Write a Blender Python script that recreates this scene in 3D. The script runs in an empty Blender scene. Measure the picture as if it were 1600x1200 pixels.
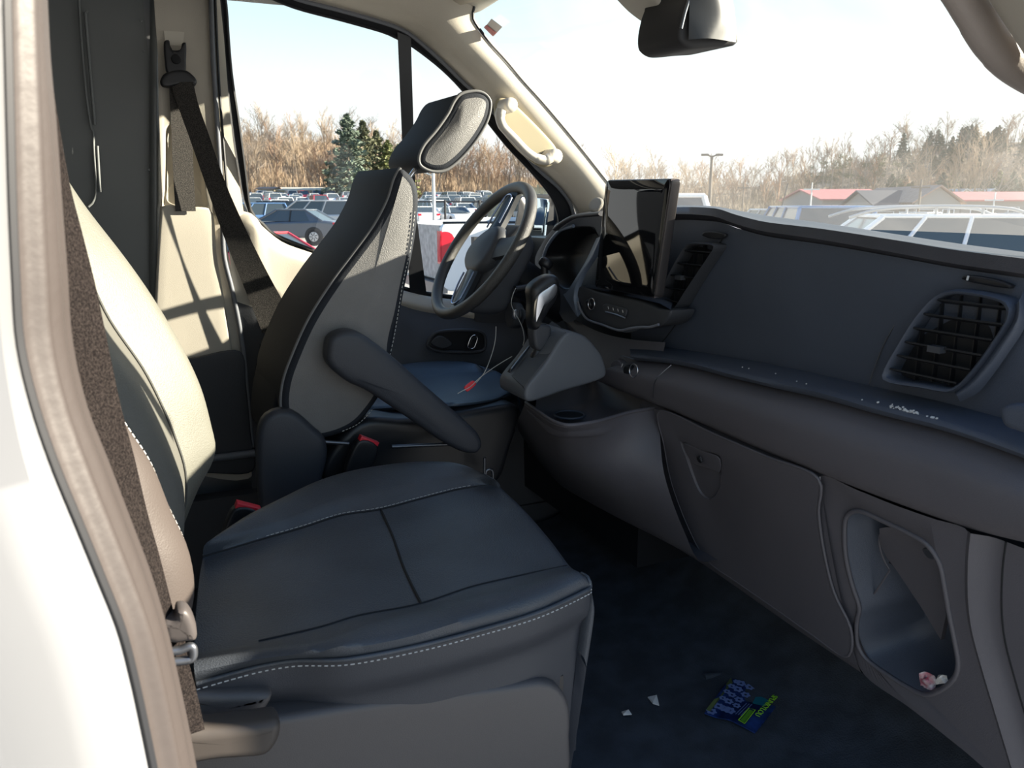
import bpy, bmesh, math, random
from mathutils import Vector, Matrix
V = Vector
S = bpy.context.scene
COL = S.collection
R = math.radians

# ------------------------------------------------------------------ camera
CAM = V((0.0, -1.55, 1.85)); YAW, PITCH, FPX = R(25), R(13), 1200.0
cd = bpy.data.cameras.new('camera'); cam = bpy.data.objects.new('camera', cd); COL.objects.link(cam)
cam.location = CAM; cam.rotation_euler = (R(90) - PITCH, 0, -YAW)
cd.sensor_fit = 'HORIZONTAL'; cd.sensor_width = 36.0; cd.lens = 36.0 * FPX / 1600.0
cd.clip_start = 0.02; cd.clip_end = 2000
cd.dof.use_dof = True; cd.dof.focus_distance = 2.0; cd.dof.aperture_fstop = 11.0
S.camera = cam
S.view_settings.view_transform = 'Standard'; S.view_settings.look = 'None'
S.view_settings.exposure = 0.0; S.view_settings.gamma = 1.0
try: S.view_settings.use_curve_mapping = False
except Exception: pass

# ------------------------------------------------------------------ sky and sun
SUN_AZ, SUN_EL = R(18.5), R(19.3)          # azimuth from the van's nose towards its right side
w = bpy.data.worlds.new('sky'); S.world = w; w.use_nodes = True
nt = w.node_tree; N = nt.nodes; N.clear()
tc = N.new('ShaderNodeTexCoord'); sx = N.new('ShaderNodeSeparateXYZ'); rp = N.new('ShaderNodeValToRGB')
bg = N.new('ShaderNodeBackground'); wo = N.new('ShaderNodeOutputWorld')
nt.links.new(tc.outputs['Generated'], sx.inputs[0]); nt.links.new(sx.outputs['Z'], rp.inputs[0])
nt.links.new(rp.outputs[0], bg.inputs[0]); nt.links.new(bg.outputs[0], wo.inputs[0])
e = rp.color_ramp.elements
e[0].position = 0.0; e[0].color = (1.0, 1.0, 1.0, 1)
e[1].position = 1.0; e[1].color = (.12, .27, .60, 1)
for p_, c_ in ((.14, (.95, 1.0, 1.0, 1)), (.21, (.72, .91, .98, 1)), (.33, (.50, .74, .95, 1)), (.6, (.22, .42, .78, 1))):
    k = e.new(p_); k.color = c_
bg.inputs[1].default_value = 1.2
sd = bpy.data.lights.new('sun', 'SUN'); sun = bpy.data.objects.new('sun', sd); COL.objects.link(sun)
sd.energy = 21; sd.angle = R(.6); sd.color = (1.0, .90, .74)
sdir = V((math.cos(SUN_EL) * math.cos(SUN_AZ), -math.cos(SUN_EL) * math.sin(SUN_AZ), math.sin(SUN_EL)))
sun.rotation_euler = sdir.to_track_quat('Z', 'Y').to_euler(); sun.location = (6, -4, 6)

# ------------------------------------------------------------------ helpers
Fv = V((math.sin(YAW) * math.cos(PITCH), math.cos(YAW) * math.cos(PITCH), -math.sin(PITCH)))
Rv = V((math.cos(YAW), -math.sin(YAW), 0)); Uv = Rv.cross(Fv)
def PN(px, py, n, d):                     # where the sight line through a picture point meets the plane n.p = d
    r = Fv + Rv * ((px - 800) / FPX) + Uv * ((600 - py) / FPX)
    n = V(n); return CAM + r * ((d - n.dot(CAM)) / n.dot(r))
def PX(px, py, x): return PN(px, py, (1, 0, 0), x)
def PY(px, py, y): return PN(px, py, (0, 1, 0), y)
def PZ(px, py, z): return PN(px, py, (0, 0, 1), z)
def PS(px, py, off=0): return PN(px, py, (0, 1, .2), .92 + .34 - off)      # the leaning driver side
def PWS(px, py): return PN(px, py, (0, 1, .17), .783 + .17 * 1.92)         # windshield edge side
def PLD(px, py, off=0): return PN(px, py, (1, 0, .3), 1.06 + .426 - off)    # lower dash face
def many(f, pts, *a): return [f(p[0], p[1], *a) for p in pts]

MATS = {}
def mat(name, col, rough=.6, metal=0, spec=.5, bump=0, bscale=200, var=0, vscale=8, coat=0, emit=None, col2=None):
    if name in MATS: return MATS[name]
    m = bpy.data.materials.new(name); m.use_nodes = True; t = m.node_tree; b = t.nodes['Principled BSDF']
    b.inputs['Base Color'].default_value = (*col, 1); b.inputs['Roughness'].default_value = rough
    b.inputs['Metallic'].default_value = metal; b.inputs['Specular IOR Level'].default_value = spec
    if coat: b.inputs['Coat Weight'].default_value = coat
    co = t.nodes.new('ShaderNodeTexCoord')
    if var or col2:
        n = t.nodes.new('ShaderNodeTexNoise'); n.inputs['Scale'].default_value = vscale; n.inputs['Detail'].default_value = 6
        r = t.nodes.new('ShaderNodeValToRGB'); t.links.new(co.outputs['Object'], n.inputs['Vector']); t.links.new(n.outputs['Fac'], r.inputs[0])
        c2 = col2 or tuple(c * (1 + var) for c in col)
        r.color_ramp.elements[0].position = .38; r.color_ramp.elements[1].position = .66
        r.color_ramp.elements[0].color = (*(c * (1 - var) for c in col), 1); r.color_ramp.elements[1].color = (*c2, 1)
        t.links.new(r.outputs[0], b.inputs['Base Color'])
    if bump:
        n = t.nodes.new('ShaderNodeTexNoise'); n.inputs['Scale'].default_value = bscale; n.inputs['Detail'].default_value = 3
        q = t.nodes.new('ShaderNodeBump'); q.inputs['Strength'].default_value = bump; q.inputs['Distance'].default_value = .002
        t.links.new(co.outputs['Object'], n.inputs['Vector']); t.links.new(n.outputs['Fac'], q.inputs['Height']); t.links.new(q.outputs[0], b.inputs['Normal'])
    if emit:
        b.inputs['Emission Color'].default_value = (*emit, 1); b.inputs['Emission Strength'].default_value = 1
    MATS[name] = m; return m
def glass(name, tint, dust=0.0, dust_scale=2.0, refl=.08):
    m = bpy.data.materials.new(name); m.use_nodes = True; t = m.node_tree; t.nodes.clear()
    o = t.nodes.new('ShaderNodeOutputMaterial'); tr = t.nodes.new('ShaderNodeBsdfTransparent'); gl = t.nodes.new('ShaderNodeBsdfGlossy')
    tr.inputs[0].default_value = (*tint, 1); gl.inputs['Roughness'].default_value = .02
    lw = t.nodes.new('ShaderNodeLayerWeight'); lw.inputs[0].default_value = .5
    pw = t.nodes.new('ShaderNodeMath'); pw.operation = 'POWER'; pw.inputs[1].default_value = 5; t.links.new(lw.outputs['Facing'], pw.inputs[0])
    fr = t.nodes.new('ShaderNodeMath'); fr.operation = 'MULTIPLY_ADD'; fr.inputs[1].default_value = .7; fr.inputs[2].default_value = refl * .5; t.links.new(pw.outputs[0], fr.inputs[0])
    mx = t.nodes.new('ShaderNodeMixShader'); t.links.new(fr.outputs[0], mx.inputs[0]); t.links.new(tr.outputs[0], mx.inputs[1]); t.links.new(gl.outputs[0], mx.inputs[2])
    last = mx
    if dust:
        df = t.nodes.new('ShaderNodeBsdfTranslucent'); df.inputs[0].default_value = (.95, .93, .88, 1)
        co = t.nodes.new('ShaderNodeTexCoord'); n = t.nodes.new('ShaderNodeTexNoise'); n.inputs['Scale'].default_value = dust_scale; n.inputs['Detail'].default_value = 8; n.inputs['Distortion'].default_value = .6
        mr = t.nodes.new('ShaderNodeMapRange'); mr.inputs['From Min'].default_value = .35; mr.inputs['From Max'].default_value = .75
        mr.inputs['To Min'].default_value = dust * .4; mr.inputs['To Max'].default_value = dust * 1.8
        t.links.new(co.outputs['Object'], n.inputs['Vector']); t.links.new(n.outputs['Fac'], mr.inputs[0])
        m2 = t.nodes.new('ShaderNodeMixShader'); t.links.new(mr.outputs[0], m2.inputs[0]); t.links.new(mx.outputs[0], m2.inputs[1]); t.links.new(df.outputs[0], m2.inputs[2]); last = m2
    t.links.new(last.outputs[0], o.inputs[0]); MATS[name] = m; return m

def cr(pts, n, closed=False):             # Catmull-Rom resample to n points
    P = [V(p) for p in pts]; m = len(P); out = []
    if m == 2: return [P[0].lerp(P[1], i / (n - 1)) for i in range(n)]
    segs = m if closed else m - 1
    L = [(P[(i + 1) % m] - P[i]).length + 1e-9 for i in range(segs)]; T = sum(L)
    for i in range(n):
        s = T * i / (n if closed else n - 1); k = 0
        while k < segs - 1 and s > L[k]: s -= L[k]; k += 1
        t = min(1, s / L[k])
        if closed: a, b, c, d = P[(k - 1) % m], P[k], P[(k + 1) % m], P[(k + 2) % m]
        else: a, b, c, d = P[max(k - 1, 0)], P[k], P[k + 1], P[min(k + 2, m - 1)]
        ba = (c - a) * .5; cb = (d - b) * .5
        ta = ba * (1 if (b - a).length > 1e-9 else 0) * min(1.0, L[k] / max((c - a).length * .5, 1e-9)) if True else ba
        tb = cb * min(1.0, L[k] / max((d - b).length * .5, 1e-9))
        t2, t3 = t * t, t * t * t
        out.append(b * (2 * t3 - 3 * t2 + 1) + ta * (t3 - 2 * t2 + t) + c * (-2 * t3 + 3 * t2) + tb * (t3 - t2))
    return out

class MB:
    def __init__(s): s.v = []; s.f = []; s.mi = []; s.ms = []; s.sm = []
    def m(s, mt):
        if mt not in s.ms: s.ms.append(mt)
        return s.ms.index(mt)
    def add(s, vs, fs, mt, smooth=True):
        b = len(s.v); i = s.m(mt); s.v += [V(v) for v in vs]
        for f in fs: s.f.append([b + k for k in f]); s.mi.append(i); s.sm.append(smooth)
        return s
    def box(s, c, d, mt, rot=None):
        c = V(c); q = [V((x * d[0] / 2, y * d[1] / 2, z * d[2] / 2)) for x in (-1, 1) for y in (-1, 1) for z in (-1, 1)]
        if rot is not None: q = [rot @ p for p in q]
        return s.add([c + p for p in q], [(0, 1, 3, 2), (4, 6, 7, 5), (0, 4, 5, 1), (2, 3, 7, 6), (0, 2, 6, 4), (1, 5, 7, 3)], mt, False)
    def tube(s, pts, r, mt, n=0, closed=False, res=8, flat=None, caps=True):
        """r: radius or list; flat=(normal, ratio) squashes the section along a direction"""
        P = cr(pts, n, closed) if n else [V(p) for p in pts]
        m = len(P); rr = r if isinstance(r, (list, tuple)) else [r] * m
        if len(rr) != m: rr = [rr[0] + (rr[-1] - rr[0]) * i / (m - 1) if len(rr) == 2 else rr[min(int(i / (m - 1) * (len(rr) - 1) + .5), len(rr) - 1)] for i in range(m)]
        up = V((0, 0, 1)); vs = []; prev = None
        for i in range(m):
            t = (P[(i + 1) % m] - P[i - 1]) if closed else (P[min(i + 1, m - 1)] - P[max(i - 1, 0)])
            t = t.normalized() if t.length > 1e-9 else V((0, 0, 1))
            if flat: a = V(flat[0])
            else: a = prev if prev is not None else (V((0, 1, 0)) if abs(t.y) < .9 else V((1, 0, 0)))
            a = (a - t * a.dot(t)); a = a.normalized() if a.length > 1e-6 else t.orthogonal().normalized()
            b = t.cross(a); prev = a
            k = flat[1] if flat else 1
            for j in range(res):
                an = 2 * math.pi * j / res; vs.append(P[i] + a * (math.cos(an) * rr[i] * k) + b * (math.sin(an) * rr[i]))
        fs = []
        for i in range(m if closed else m - 1):
            for j in range(res):
                a0, b0 = i * res + j, i * res + (j + 1) % res; i2 = (i + 1) % m
                fs.append((a0, b0, i2 * res + (j + 1) % res, i2 * res + j))
        if caps and not closed: fs += [tuple(range(res))[::-1], tuple((m - 1) * res + j for j in range(res))]
        return s.add(vs, fs, mt)
    def patch(s, rows, mt, nu=24, nv=24, thick=None):
        """rows: lists of control points; smooth both ways; thick = vector to the back side"""
        A = [cr(r, nu) for r in rows]; C = [cr([a[i] for a in A], nv) for i in range(nu)]
        vs = [C[i][j] for j in range(nv) for i in range(nu)]
        fs = [(j * nu + i, j * nu + i + 1, (j + 1) * nu + i + 1, (j + 1) * nu + i) for j in range(nv - 1) for i in range(nu - 1)]
        if thick is not None:
            k = len(vs); t = V(thick); vs2 = [v + t for v in vs]
            fs2 = [tuple(k + q for q in f)[::-1] for f in fs]
            rim = [i for i in range(nu)] + [j * nu + nu - 1 for j in range(1, nv)] + [(nv - 1) * nu + i for i in range(nu - 2, -1, -1)] + [j * nu for j in range(nv - 2, 0, -1)]
            fs = fs + fs2 + [(rim[i], rim[(i + 1) % len(rim)], k + rim[(i + 1) % len(rim)], k + rim[i]) for i in range(len(rim))]; vs += vs2
        return s.add(vs, fs, mt)
    def puff(s, out, vec, r, mt, n=0, seg=4, bulge=0, mt_side=None):
        """closed outline pushed along vec with rounded rims (radius r); bulge swells the end faces"""
        P = cr(out, n, True) if n else [V(p) for p in out]; m = len(P); vec = V(vec); L = vec.length; ax = vec / L
        c = sum(P, V()) / m
        nr = []
        ar = V()
        for i in range(m): ar += (P[i] - c).cross(P[(i + 1) % m] - c)
        sg = 1 if ar.dot(ax) > 0 else -1
        for i in range(m):
            t = (P[(i + 1) % m] - P[i - 1]); t -= ax * t.dot(ax); t.normalize(); nr.append(ax.cross(t) * sg)   # inward
        r = min(r, L / 2); lev = []
        for k in range(seg + 1):
            a = math.pi / 2 * k / seg; lev.append((r * (1 - math.sin(a)), r * (1 - math.cos(a))))
        rings = [(ins, t) for ins, t in lev] + [(ins, L - t) for ins, t in reversed(lev)]
        rings = [(a, b) for i, (a, b) in enumerate(rings) if i == 0 or rings[i - 1] != (a, b)]
        vs = []; 
        for ins, t in rings: vs += [P[i] + nr[i] * ins + ax * t for i in range(m)]
        fs = []; nR = len(rings)
        for k in range(nR - 1):
            for i in range(m): fs.append((k * m + i, k * m + (i + 1) % m, (k + 1) * m + (i + 1) % m, (k + 1) * m + i))
        s.add(vs, fs, mt_side or mt)
        for base, sgn in ((0, -1), ((nR - 1) * m, 1)):
            rim = vs[base:base + m]; cc = sum(rim, V()) / m; v2 = list(rim); f2 = []; K = 5
            for k in range(1, K):
                q = k / K
                v2 += [p.lerp(cc, q) + ax * sgn * bulge * (1 - (1 - q) ** 2) for p in rim]
            v2.append(cc + ax * sgn * bulge)
            for k in range(K - 1):
                for i in range(m): f2.append((k * m + i, k * m + (i + 1) % m, (k + 1) * m + (i + 1) % m, (k + 1) * m + i))
            for i in range(m): f2.append(((K - 1) * m + i, (K - 1) * m + (i + 1) % m, K * m))
            s.add(v2, f2, mt)
        return s
    def ringp(s, outer, inner, mt, n=64, depth=None, mt_in=None, floor=True, back=None):
        def nrm(L):
            c_ = sum((V(q) for q in L), V()) / len(L); a_ = V()
            for i_ in range(len(L)): a_ += (V(L[i_]) - c_).cross(V(L[(i_ + 1) % len(L)]) - c_)
            return a_
        if nrm(outer).dot(nrm(inner)) < 0: inner = list(inner)[::-1]
        """panel between two closed loops, the hole's walls going along depth"""
        O = cr(outer, n, True); I = cr(inner, n, True)
        c = sum(I, V()) / n
        o0 = min(range(n), key=lambda i: (O[i] - I[0]).length); O = O[o0:] + O[:o0]
        vs = O + I; fs = [(i, (i + 1) % n, n + (i + 1) % n, n + i) for i in range(n)]
        s.add(vs, fs, mt, False if depth is None else True)
        if depth is not None:
            d = V(depth); rows = [I, [p + (c - p).normalized() * .006 + d * .06 for p in I], [p.lerp(c, .12) + d * .7 for p in I], [p.lerp(c, .25) + d for p in I]]
            vs = sum(rows, []); fs = [(k * n + i, k * n + (i + 1) % n, (k + 1) * n + (i + 1) % n, (k + 1) * n + i) for k in range(3) for i in range(n)]
            if floor: vs.append(c + d); fs += [(3 * n + i, 3 * n + (i + 1) % n, 4 * n) for i in range(n)]
            s.add(vs, fs, mt_in or mt)
        return s
    def disc(s, c, ax, r, h, mt, res=24, bev=.25, sx=1.0):
        c = V(c); ax = V(ax).normalized(); a = ax.orthogonal().normalized(); b = ax.cross(a)
        return s.puff([c + a * (math.cos(2 * math.pi * i / res) * r) + b * (math.sin(2 * math.pi * i / res) * r * sx) for i in range(res)], ax * h, min(r, h) * bev, mt, seg=2)
    def ribbon(s, left, right, mt, n=30, thick=(0, .002, 0)):
        A, B = cr(left, n), cr(right, n); return s.patch([A, [a.lerp(b, .5) for a, b in zip(A, B)], B], mt, n, 5, thick)
    def stitch(s, pts, mt, step=.006, r=.0008, n=200):
        P = cr(pts, n); acc = 0; last = P[0]; on = True; st = P[0]
        for p in P[1:]:
            if (p - st).length >= step * (.6 if on else .4):
                if on: s.tube([st, p], r, mt, res=4)
                on = not on; st = p
        return s
    def build(s, name, parent=None, loc=None, label=None):
        me = bpy.data.meshes.new(name); me.from_pydata([tuple(v) for v in s.v], [], s.f)
        for m_ in s.ms: me.materials.append(m_)
        me.polygons.foreach_set('material_index', s.mi); me.polygons.foreach_set('use_smooth', s.sm)
        bm = bmesh.new(); bm.from_mesh(me); bmesh.ops.remove_doubles(bm, verts=bm.verts, dist=1e-6)
        bmesh.ops.recalc_face_normals(bm, faces=bm.faces)
        for ed in bm.edges:
            if len(ed.link_faces) == 2 and ed.calc_face_angle(0) > 1.0: ed.smooth = False
        bm.to_mesh(me); bm.free()
        o = bpy.data.objects.new(name, me); COL.objects.link(o)
        if parent is not None:
            o.parent = parent
            o.matrix_parent_inverse = (Matrix.Translation(world_loc(parent))).inverted()
        elif loc is not None:
            me.transform(Matrix.Translation(-V(loc))); o.location = loc
        if label: o['label'] = label
        return o
def world_loc(o):
    return V(o.location) if o.type == 'EMPTY' else V(o.get('_w', (0, 0, 0)))
def tag(o, label=None, cat=None, group=None, kind=None):
    if label: o['label'] = label
    if cat: o['category'] = cat
    if group: o['group'] = group
    if kind: o['kind'] = kind
    return o
def thing(name, label, cat, loc=(0, 0, 0), group=None):
    o = bpy.data.objects.new(name, None); o.empty_display_size = .1; COL.objects.link(o); o.location = loc
    return tag(o, label, cat, group)
def struct(o, label=None): return tag(o, label, None, None, 'structure')

# ------------------------------------------------------------------ materials
BEIGE = mat('beige trim plastic', (.50, .46, .39), .55, bump=.25, bscale=600, var=.03)
HEADL = mat('headliner cloth', (.56, .53, .47), .9, bump=.5, bscale=900)
DKTRIM = mat('dark trim plastic', (.045, .048, .055), .55, bump=.3, bscale=500)
DASH = mat('slate dash plastic', (.058, .070, .095), .5, bump=.35, bscale=700, var=.06, vscale=5)
DASHLO = mat('warm grey lower dash plastic', (.098, .094, .106), .5, bump=.3, bscale=700, var=.05, vscale=4)
PAD = mat('dash top pad', (.050, .050, .058), .42, bump=.3, bscale=500, var=.12, vscale=9)
BLACK = mat('black plastic', (.012, .013, .016), .4)
VOID = mat('dark recess', (.006, .007, .009), .8)
RUB = mat('black rubber seal', (.014, .015, .018), .5)
TAUPE = mat('taupe rubber seal', (.055, .046, .043), .45, bump=.2, bscale=80)
GSEAL = mat('grey seal', (.16, .17, .19), .4)
LEATH = mat('sunlit side vinyl', (.175, .17, .165), .45, bump=.6, bscale=450, var=.05, vscale=14)  # lightened colour carries the sun on the driver seat's side faces
LEATC = mat('worn cushion vinyl', (.050, .058, .070), .40, bump=.5, bscale=450, var=.18, vscale=7)
LEATL = mat('sunlit bolster vinyl', (.155, .15, .125), .5, bump=.45, bscale=420, var=.04)  # pale colour stands in for sunlight on the far bolster, same seat vinyl
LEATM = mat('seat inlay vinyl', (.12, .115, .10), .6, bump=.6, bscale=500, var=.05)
SEATPL = mat('seat plastic', (.036, .040, .050), .5, bump=.25, bscale=600)
SEATBR = mat('brown grey seat plastic', (.078, .072, .072), .5, bump=.2, bscale=600)
PIPE = mat('piping', (.16, .16, .16), .5)
STITCH = mat('pale thread', (.5, .5, .48), .7)
WEB = mat('seat belt webbing', (.045, .043, .042), .75, spec=.15, bump=1.0, bscale=900, col2=(.11, .10, .09), vscale=420, var=.2)
CHROME = mat('chrome', (.8, .8, .82), .12, 1)
SILVER = mat('satin silver', (.62, .63, .66), .3, 1)
GUN = mat('gunmetal trim', (.16, .17, .19), .35, .8)
SCREEN = mat('screen glass', (.004, .004, .005), .03, spec=.8)
RED = mat('red plastic', (.75, .03, .05), .4)
WHITEP = mat('white body paint', (.22, .225, .235), .3, coat=.4)
GREYM = mat('grey green metal panel', (.17, .18, .18), .45, var=.05, vscale=3)
FLOORM = mat('dark floor mat', (.042, .050, .064), .85, bump=.8, bscale=260, var=.25, vscale=14)
GLSIDE = glass('side glass', (.93, .95, .94)); GLWS = glass('windshield glass', (.93, .96, .95), dust=.045)
# ================================================================== THE VAN'S SHELL
FLZ = .70
f_ = MB(); f_.box((-.9, 0, FLZ - .03), (5.0, 1.84, .06), FLOORM)
f_.patch([[V((1.05, y, FLZ)) for y in (-.8, 0, .8)], [V((1.35, y, FLZ + .06)) for y in (-.8, 0, .8)], [V((1.58, y, FLZ + .32)) for y in (-.8, 0, .8)], [V((1.62, y, FLZ + .8)) for y in (-.8, 0, .8)]], FLOORM, 12, 16)
f_.tube([(.60, -.62, FLZ + .01), (.85, -.66, FLZ + .012), (1.15, -.62, FLZ + .02)], .012, FLOORM, 12)
f_.tube([PZ(1200, 960, .73), PZ(1195, 1010, .71), PZ(1150, 1050, .705), PZ(1100, 1060, .705)], .012, FLOORM, 16)
f_.box((.55, 0, FLZ + .035), (.5, .34, .07), FLOORM)
f_.box((1.69, 0, 1.1), (.04, 1.9, 1.3), FLOORM); f_.box((1.35, .91, 1.2), (.7, .03, 1.1), DKTRIM); f_.box((1.5, -.91, 1.2), (.4, .03, 1.1), DKTRIM)
struct(f_.build('floor'))
# side of the cargo bay behind the driver, grey metal with pressed ribs
cw = MB(); yw = .93
def W(px, py, off=0): return PY(px, py, yw - off)
cw.box((-1.6, .95, 1.62), (3.3, .02, 1.9), GREYM)
seam = [W(122, -20, .012), W(127, 60, .012), W(135, 150, .012), W(143, 203, .012), W(146, 206, .012), W(146, 222, .012), W(150, 300, .012), W(146, 315, .012), W(138, 323, .012)]
cw.tube(seam, .0035, GREYM, 40)
cw.tube([W(133, 20, .012), W(148, 195, .012)], .004, GREYM); cw.tube([W(152, 228, .012), W(156, 300, .012)], .004, GREYM)
cw.patch([[W(234, y, .012) for y in (-60, 200, 480, 800)], [W(239, y, .03) for y in (-60, 200, 480, 800)], [W(246, y, .03) for y in (-60, 200, 480, 800)], [W(250, y, .01) for y in (-60, 200, 480, 800)]], GREYM, 8, 8)
for p in ((136, 19), (220, 32), (224, 80), (233, 265)): cw.disc(W(p[0], p[1], .012), (0, -1, 0), .004, .003, GREYM, 10)
struct(cw.build('wall_left'))
wr = MB(); wr.box((-3.25, 0, 1.62), (.04, 1.9, 1.9), GREYM); struct(wr.build('wall_rear'))
wr = MB(); wr.box((-1.9, -.93, 1.62), (2.7, .03, 1.9), GREYM); struct(wr.build('wall_right'))
# roof lining: from the rear to the windshield header, arched
ce = MB()
hdr = [V((.95, .72, 2.385)), V((1.0, .35, 2.45)), V((1.02, 0, 2.46)), V((1.0, -.35, 2.45)), V((.95, -.72, 2.385))]
rows = [[V((x, y * k, z)) for y, z in ((.86, 2.40), (.8, 2.47), (.4, 2.52), (0, 2.54), (-.4, 2.52), (-.8, 2.47), (-.86, 2.40))] for x, k in ((-3.2, 1.0), (-.5, 1.0), (.35, .98))]
rows.append([V((.75, .80, 2.40)), V((.82, .74, 2.43)), V((.9, .4, 2.475)), V((.92, 0, 2.485)), V((.9, -.4, 2.475)), V((.82, -.74, 2.43)), V((.75, -.80, 2.40))])
rows.append([V((.90, .76, 2.40)), V((.95, .72, 2.41)), V((1.0, .35, 2.45)), V((1.02, 0, 2.46)), V((1.0, -.35, 2.45)), V((.95, -.72, 2.41)), V((.90, -.76, 2.40))])
ce.patch(rows, HEADL, 40, 40, (0, 0, .04)); ce.box((-1.2, 0, 2.60), (4.0, 1.95, .03), HEADL); ce.box((-1.2, -.92, 2.48), (4.0, .03, .26), HEADL); struct(ce.build('ceiling'))

# driver side: outline of the door opening and of the glass
fr_l = [(343, -10), (350, 60), (357, 150), (364, 220), (374, 280), (383, 322)]
top_out = [(340, -75), (400, -30), (462, -2), (537, 18), (612, 40), (642, 55), (687, 93), (725, 130), (762, 164), (800, 215), (837, 261), (875, 296), (894, 326), (898, 370), (880, 440)]
bot_out = [(780, 490), (700, 482), (640, 472), (560, 440), (500, 408), (440, 385), (405, 360)]
gl_top = [(352, -45), (410, -10), (462, 12), (537, 32), (600, 50), (622, 60), (645, 72), (690, 107), (725, 143), (790, 225), (830, 268), (860, 305), (872, 335), (874, 380), (858, 425)]
gl_bot = [(780, 470), (700, 462), (640, 452), (560, 425), (500, 395), (459, 379), (425, 364), (410, 349), (396, 337)]
gl_l = [(389, 318), (382, 262), (372, 187), (361, 112), (354, 19)]
ds = MB(); ds.ringp(many(PS, top_out + bot_out + fr_l[::-1], .0), many(PS, gl_top + gl_bot + gl_l, -.012), RUB, 120)
ds.tube(many(PS, gl_top + gl_bot + gl_l, -.004), .005, RUB, 120, True, 6)
ds.tube(many(PS, top_out[1:-1], .008), .006, GSEAL, 60, False, 6)
struct(ds.build('trim_1'))
for nm, pts in (('window_1', [p for p in gl_top if p[0] < 630] + [(629, 150), (633, 300), (641, 452)] + [p for p in gl_bot if p[0] < 640] + gl_l),
                ('window_2', [p for p in gl_top if p[0] > 630] + [p for p in gl_bot if p[0] > 650] + [(660, 458), (651, 330), (645, 200)])):
    g = MB(); P = many(PS, pts, -.013); k = len(P); cc = sum(P, V()) / k
    g.add(P + [cc], [(i, (i + 1) % k, k) for i in range(k)], GLSIDE, False); struct(g.build(nm))

# driver door: beige sill, dark lower panel, window divider bar, pull cup and lever
dr = thing('door_1', None, None, (.8, .88, FLZ)); del_keys = None
struct(dr)
sill = [(392, 335), (405, 352), (440, 380), (500, 402), (560, 432), (640, 458), (700, 468), (780, 474), (860, 440)]
r0 = many(PS, sill, -.012); r1 = [p + V((0, -.035, .002)) for p in r0]; r2 = [p + V((0, -.065, -.03)) for p in r0]
r3 = [p + V((0, -.055, -.13)) for p in r0]
r3 = [V((p.x, p.y, min(p.z, 1.55))) if p.x < .55 else (a + V((0, .004, -.02))) for p, a in zip(r3, r2)]
lft = [PY(352, 400, .86), PY(374, 500, .86)]
r0.insert(0, PS(380, 320, -.012)); r1.insert(0, PS(366, 335, .0)); r2.insert(0, PS(356, 360, .03)); r3.insert(0, PY(366, 470, .87))
b = MB(); b.patch([r0, r1, r2, r3], BEIGE, 50, 18); b.build('door_sill', dr)
r4 = [V((p.x, .83, 1.40)) for p in r3]; r4[0] = PY(384, 570, .86)
r5 = [V((p.x, .80, 1.32)) for p in r3]; r5[0] = PY(388, 620, .86)
r6 = [V((p.x, .86, 1.15)) for p in r3]; r6[0] = PY(392, 690, .86)
r7 = [V((p.x, .84, .74)) for p in r3]; r7[0] = PY(396, 860, .86)
b = MB(); b.patch([r3, r4, r5, r6, r7], DKTRIM, 50, 30); b.patch([[q + V((.0, 0, 0)) for q in (r3[-1], r5[-1], r7[-1])], [V((1.6, .84, 1.6)), V((1.6, .84, 1.3)), V((1.6, .84, .7))]], DKTRIM, 8, 4)
b.build('door_panel', dr)
b = MB(); b.add([PS(*p, o) for p in ((621, 50), (642, 58), (650, 330), (668, 470), (641, 470), (633, 330)) for o in (.004,)] + [PS(*p, -.03) for p in ((621, 50), (642, 58), (650, 330), (668, 470), (641, 470), (633, 330))],
    [(0, 1, 2, 5), (5, 2, 3, 4), (0, 6, 7, 1), (1, 7, 8, 2), (2, 8, 9, 3), (5, 11, 6, 0), (4, 10, 11, 5), (6, 11, 8, 7), (11, 10, 9, 8)], BLACK, False); b.build('divider_bar', dr)
b = MB(); q = [(668, 540), (678, 522), (700, 517), (745, 517), (757, 524), (757, 545), (740, 550), (690, 549)]
b.tube(many(PY, q, .80), .006, DKTRIM, 40, True); b.puff(many(PY, q, .815), (0, -.01, 0), .003, BLACK, 30); b.build('pull_cup', dr)
b = MB(); b.puff(many(PY, [(672, 536), (683, 524), (697, 528), (705, 538), (690, 544)], .80), (0, -.012, 0), .004, DKTRIM, 20); b.build('grab_handle', dr)
b = MB(); b.tube(many(PY, [(731, 541), (736, 527), (742, 524), (746, 528), (741, 543), (735, 545)], .79), .0028, CHROME, 30, True); b.puff(many(PY, [(732, 541), (738, 527), (745, 528), (740, 543)], .795), (0, -.006, 0), .002, BLACK, 16); b.build('door_lever', dr, label='chrome edged door release lever')

# B-pillar trim behind the driver's door with the belt pocket
bp = MB(); yb = .885
outer = [(246, -60), (247, 100), (249, 250), (250, 400), (250, 560), (250, 720), (300, 740), (398, 740), (390, 600), (376, 500), (361, 420), (347, 345), (343, 270), (338, 190), (332, 90), (327, -60)]
inner = [(257, 200), (266, 190), (290, 188), (314, 190), (321, 202), (323, 240), (323, 300), (323, 330), (290, 330), (254, 330), (254, 300), (255, 250)]
bp.ringp(many(PY, outer, yb), many(PY, inner, yb), BEIGE, 90, (0, .035, 0))
bp.puff(many(PY, [(251, 323), (290, 325), (330, 328), (338, 400), (352, 480), (368, 600), (372, 715), (251, 715)], yb - .002), (0, -.018, 0), .008, BEIGE, 60)
bp.puff(many(PY, [(250, 562), (300, 558), (374, 548), (384, 600), (392, 680), (394, 735), (320, 738), (250, 738)], yb - .022), (0, -.012, 0), .006, DKTRIM, 60)
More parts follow.
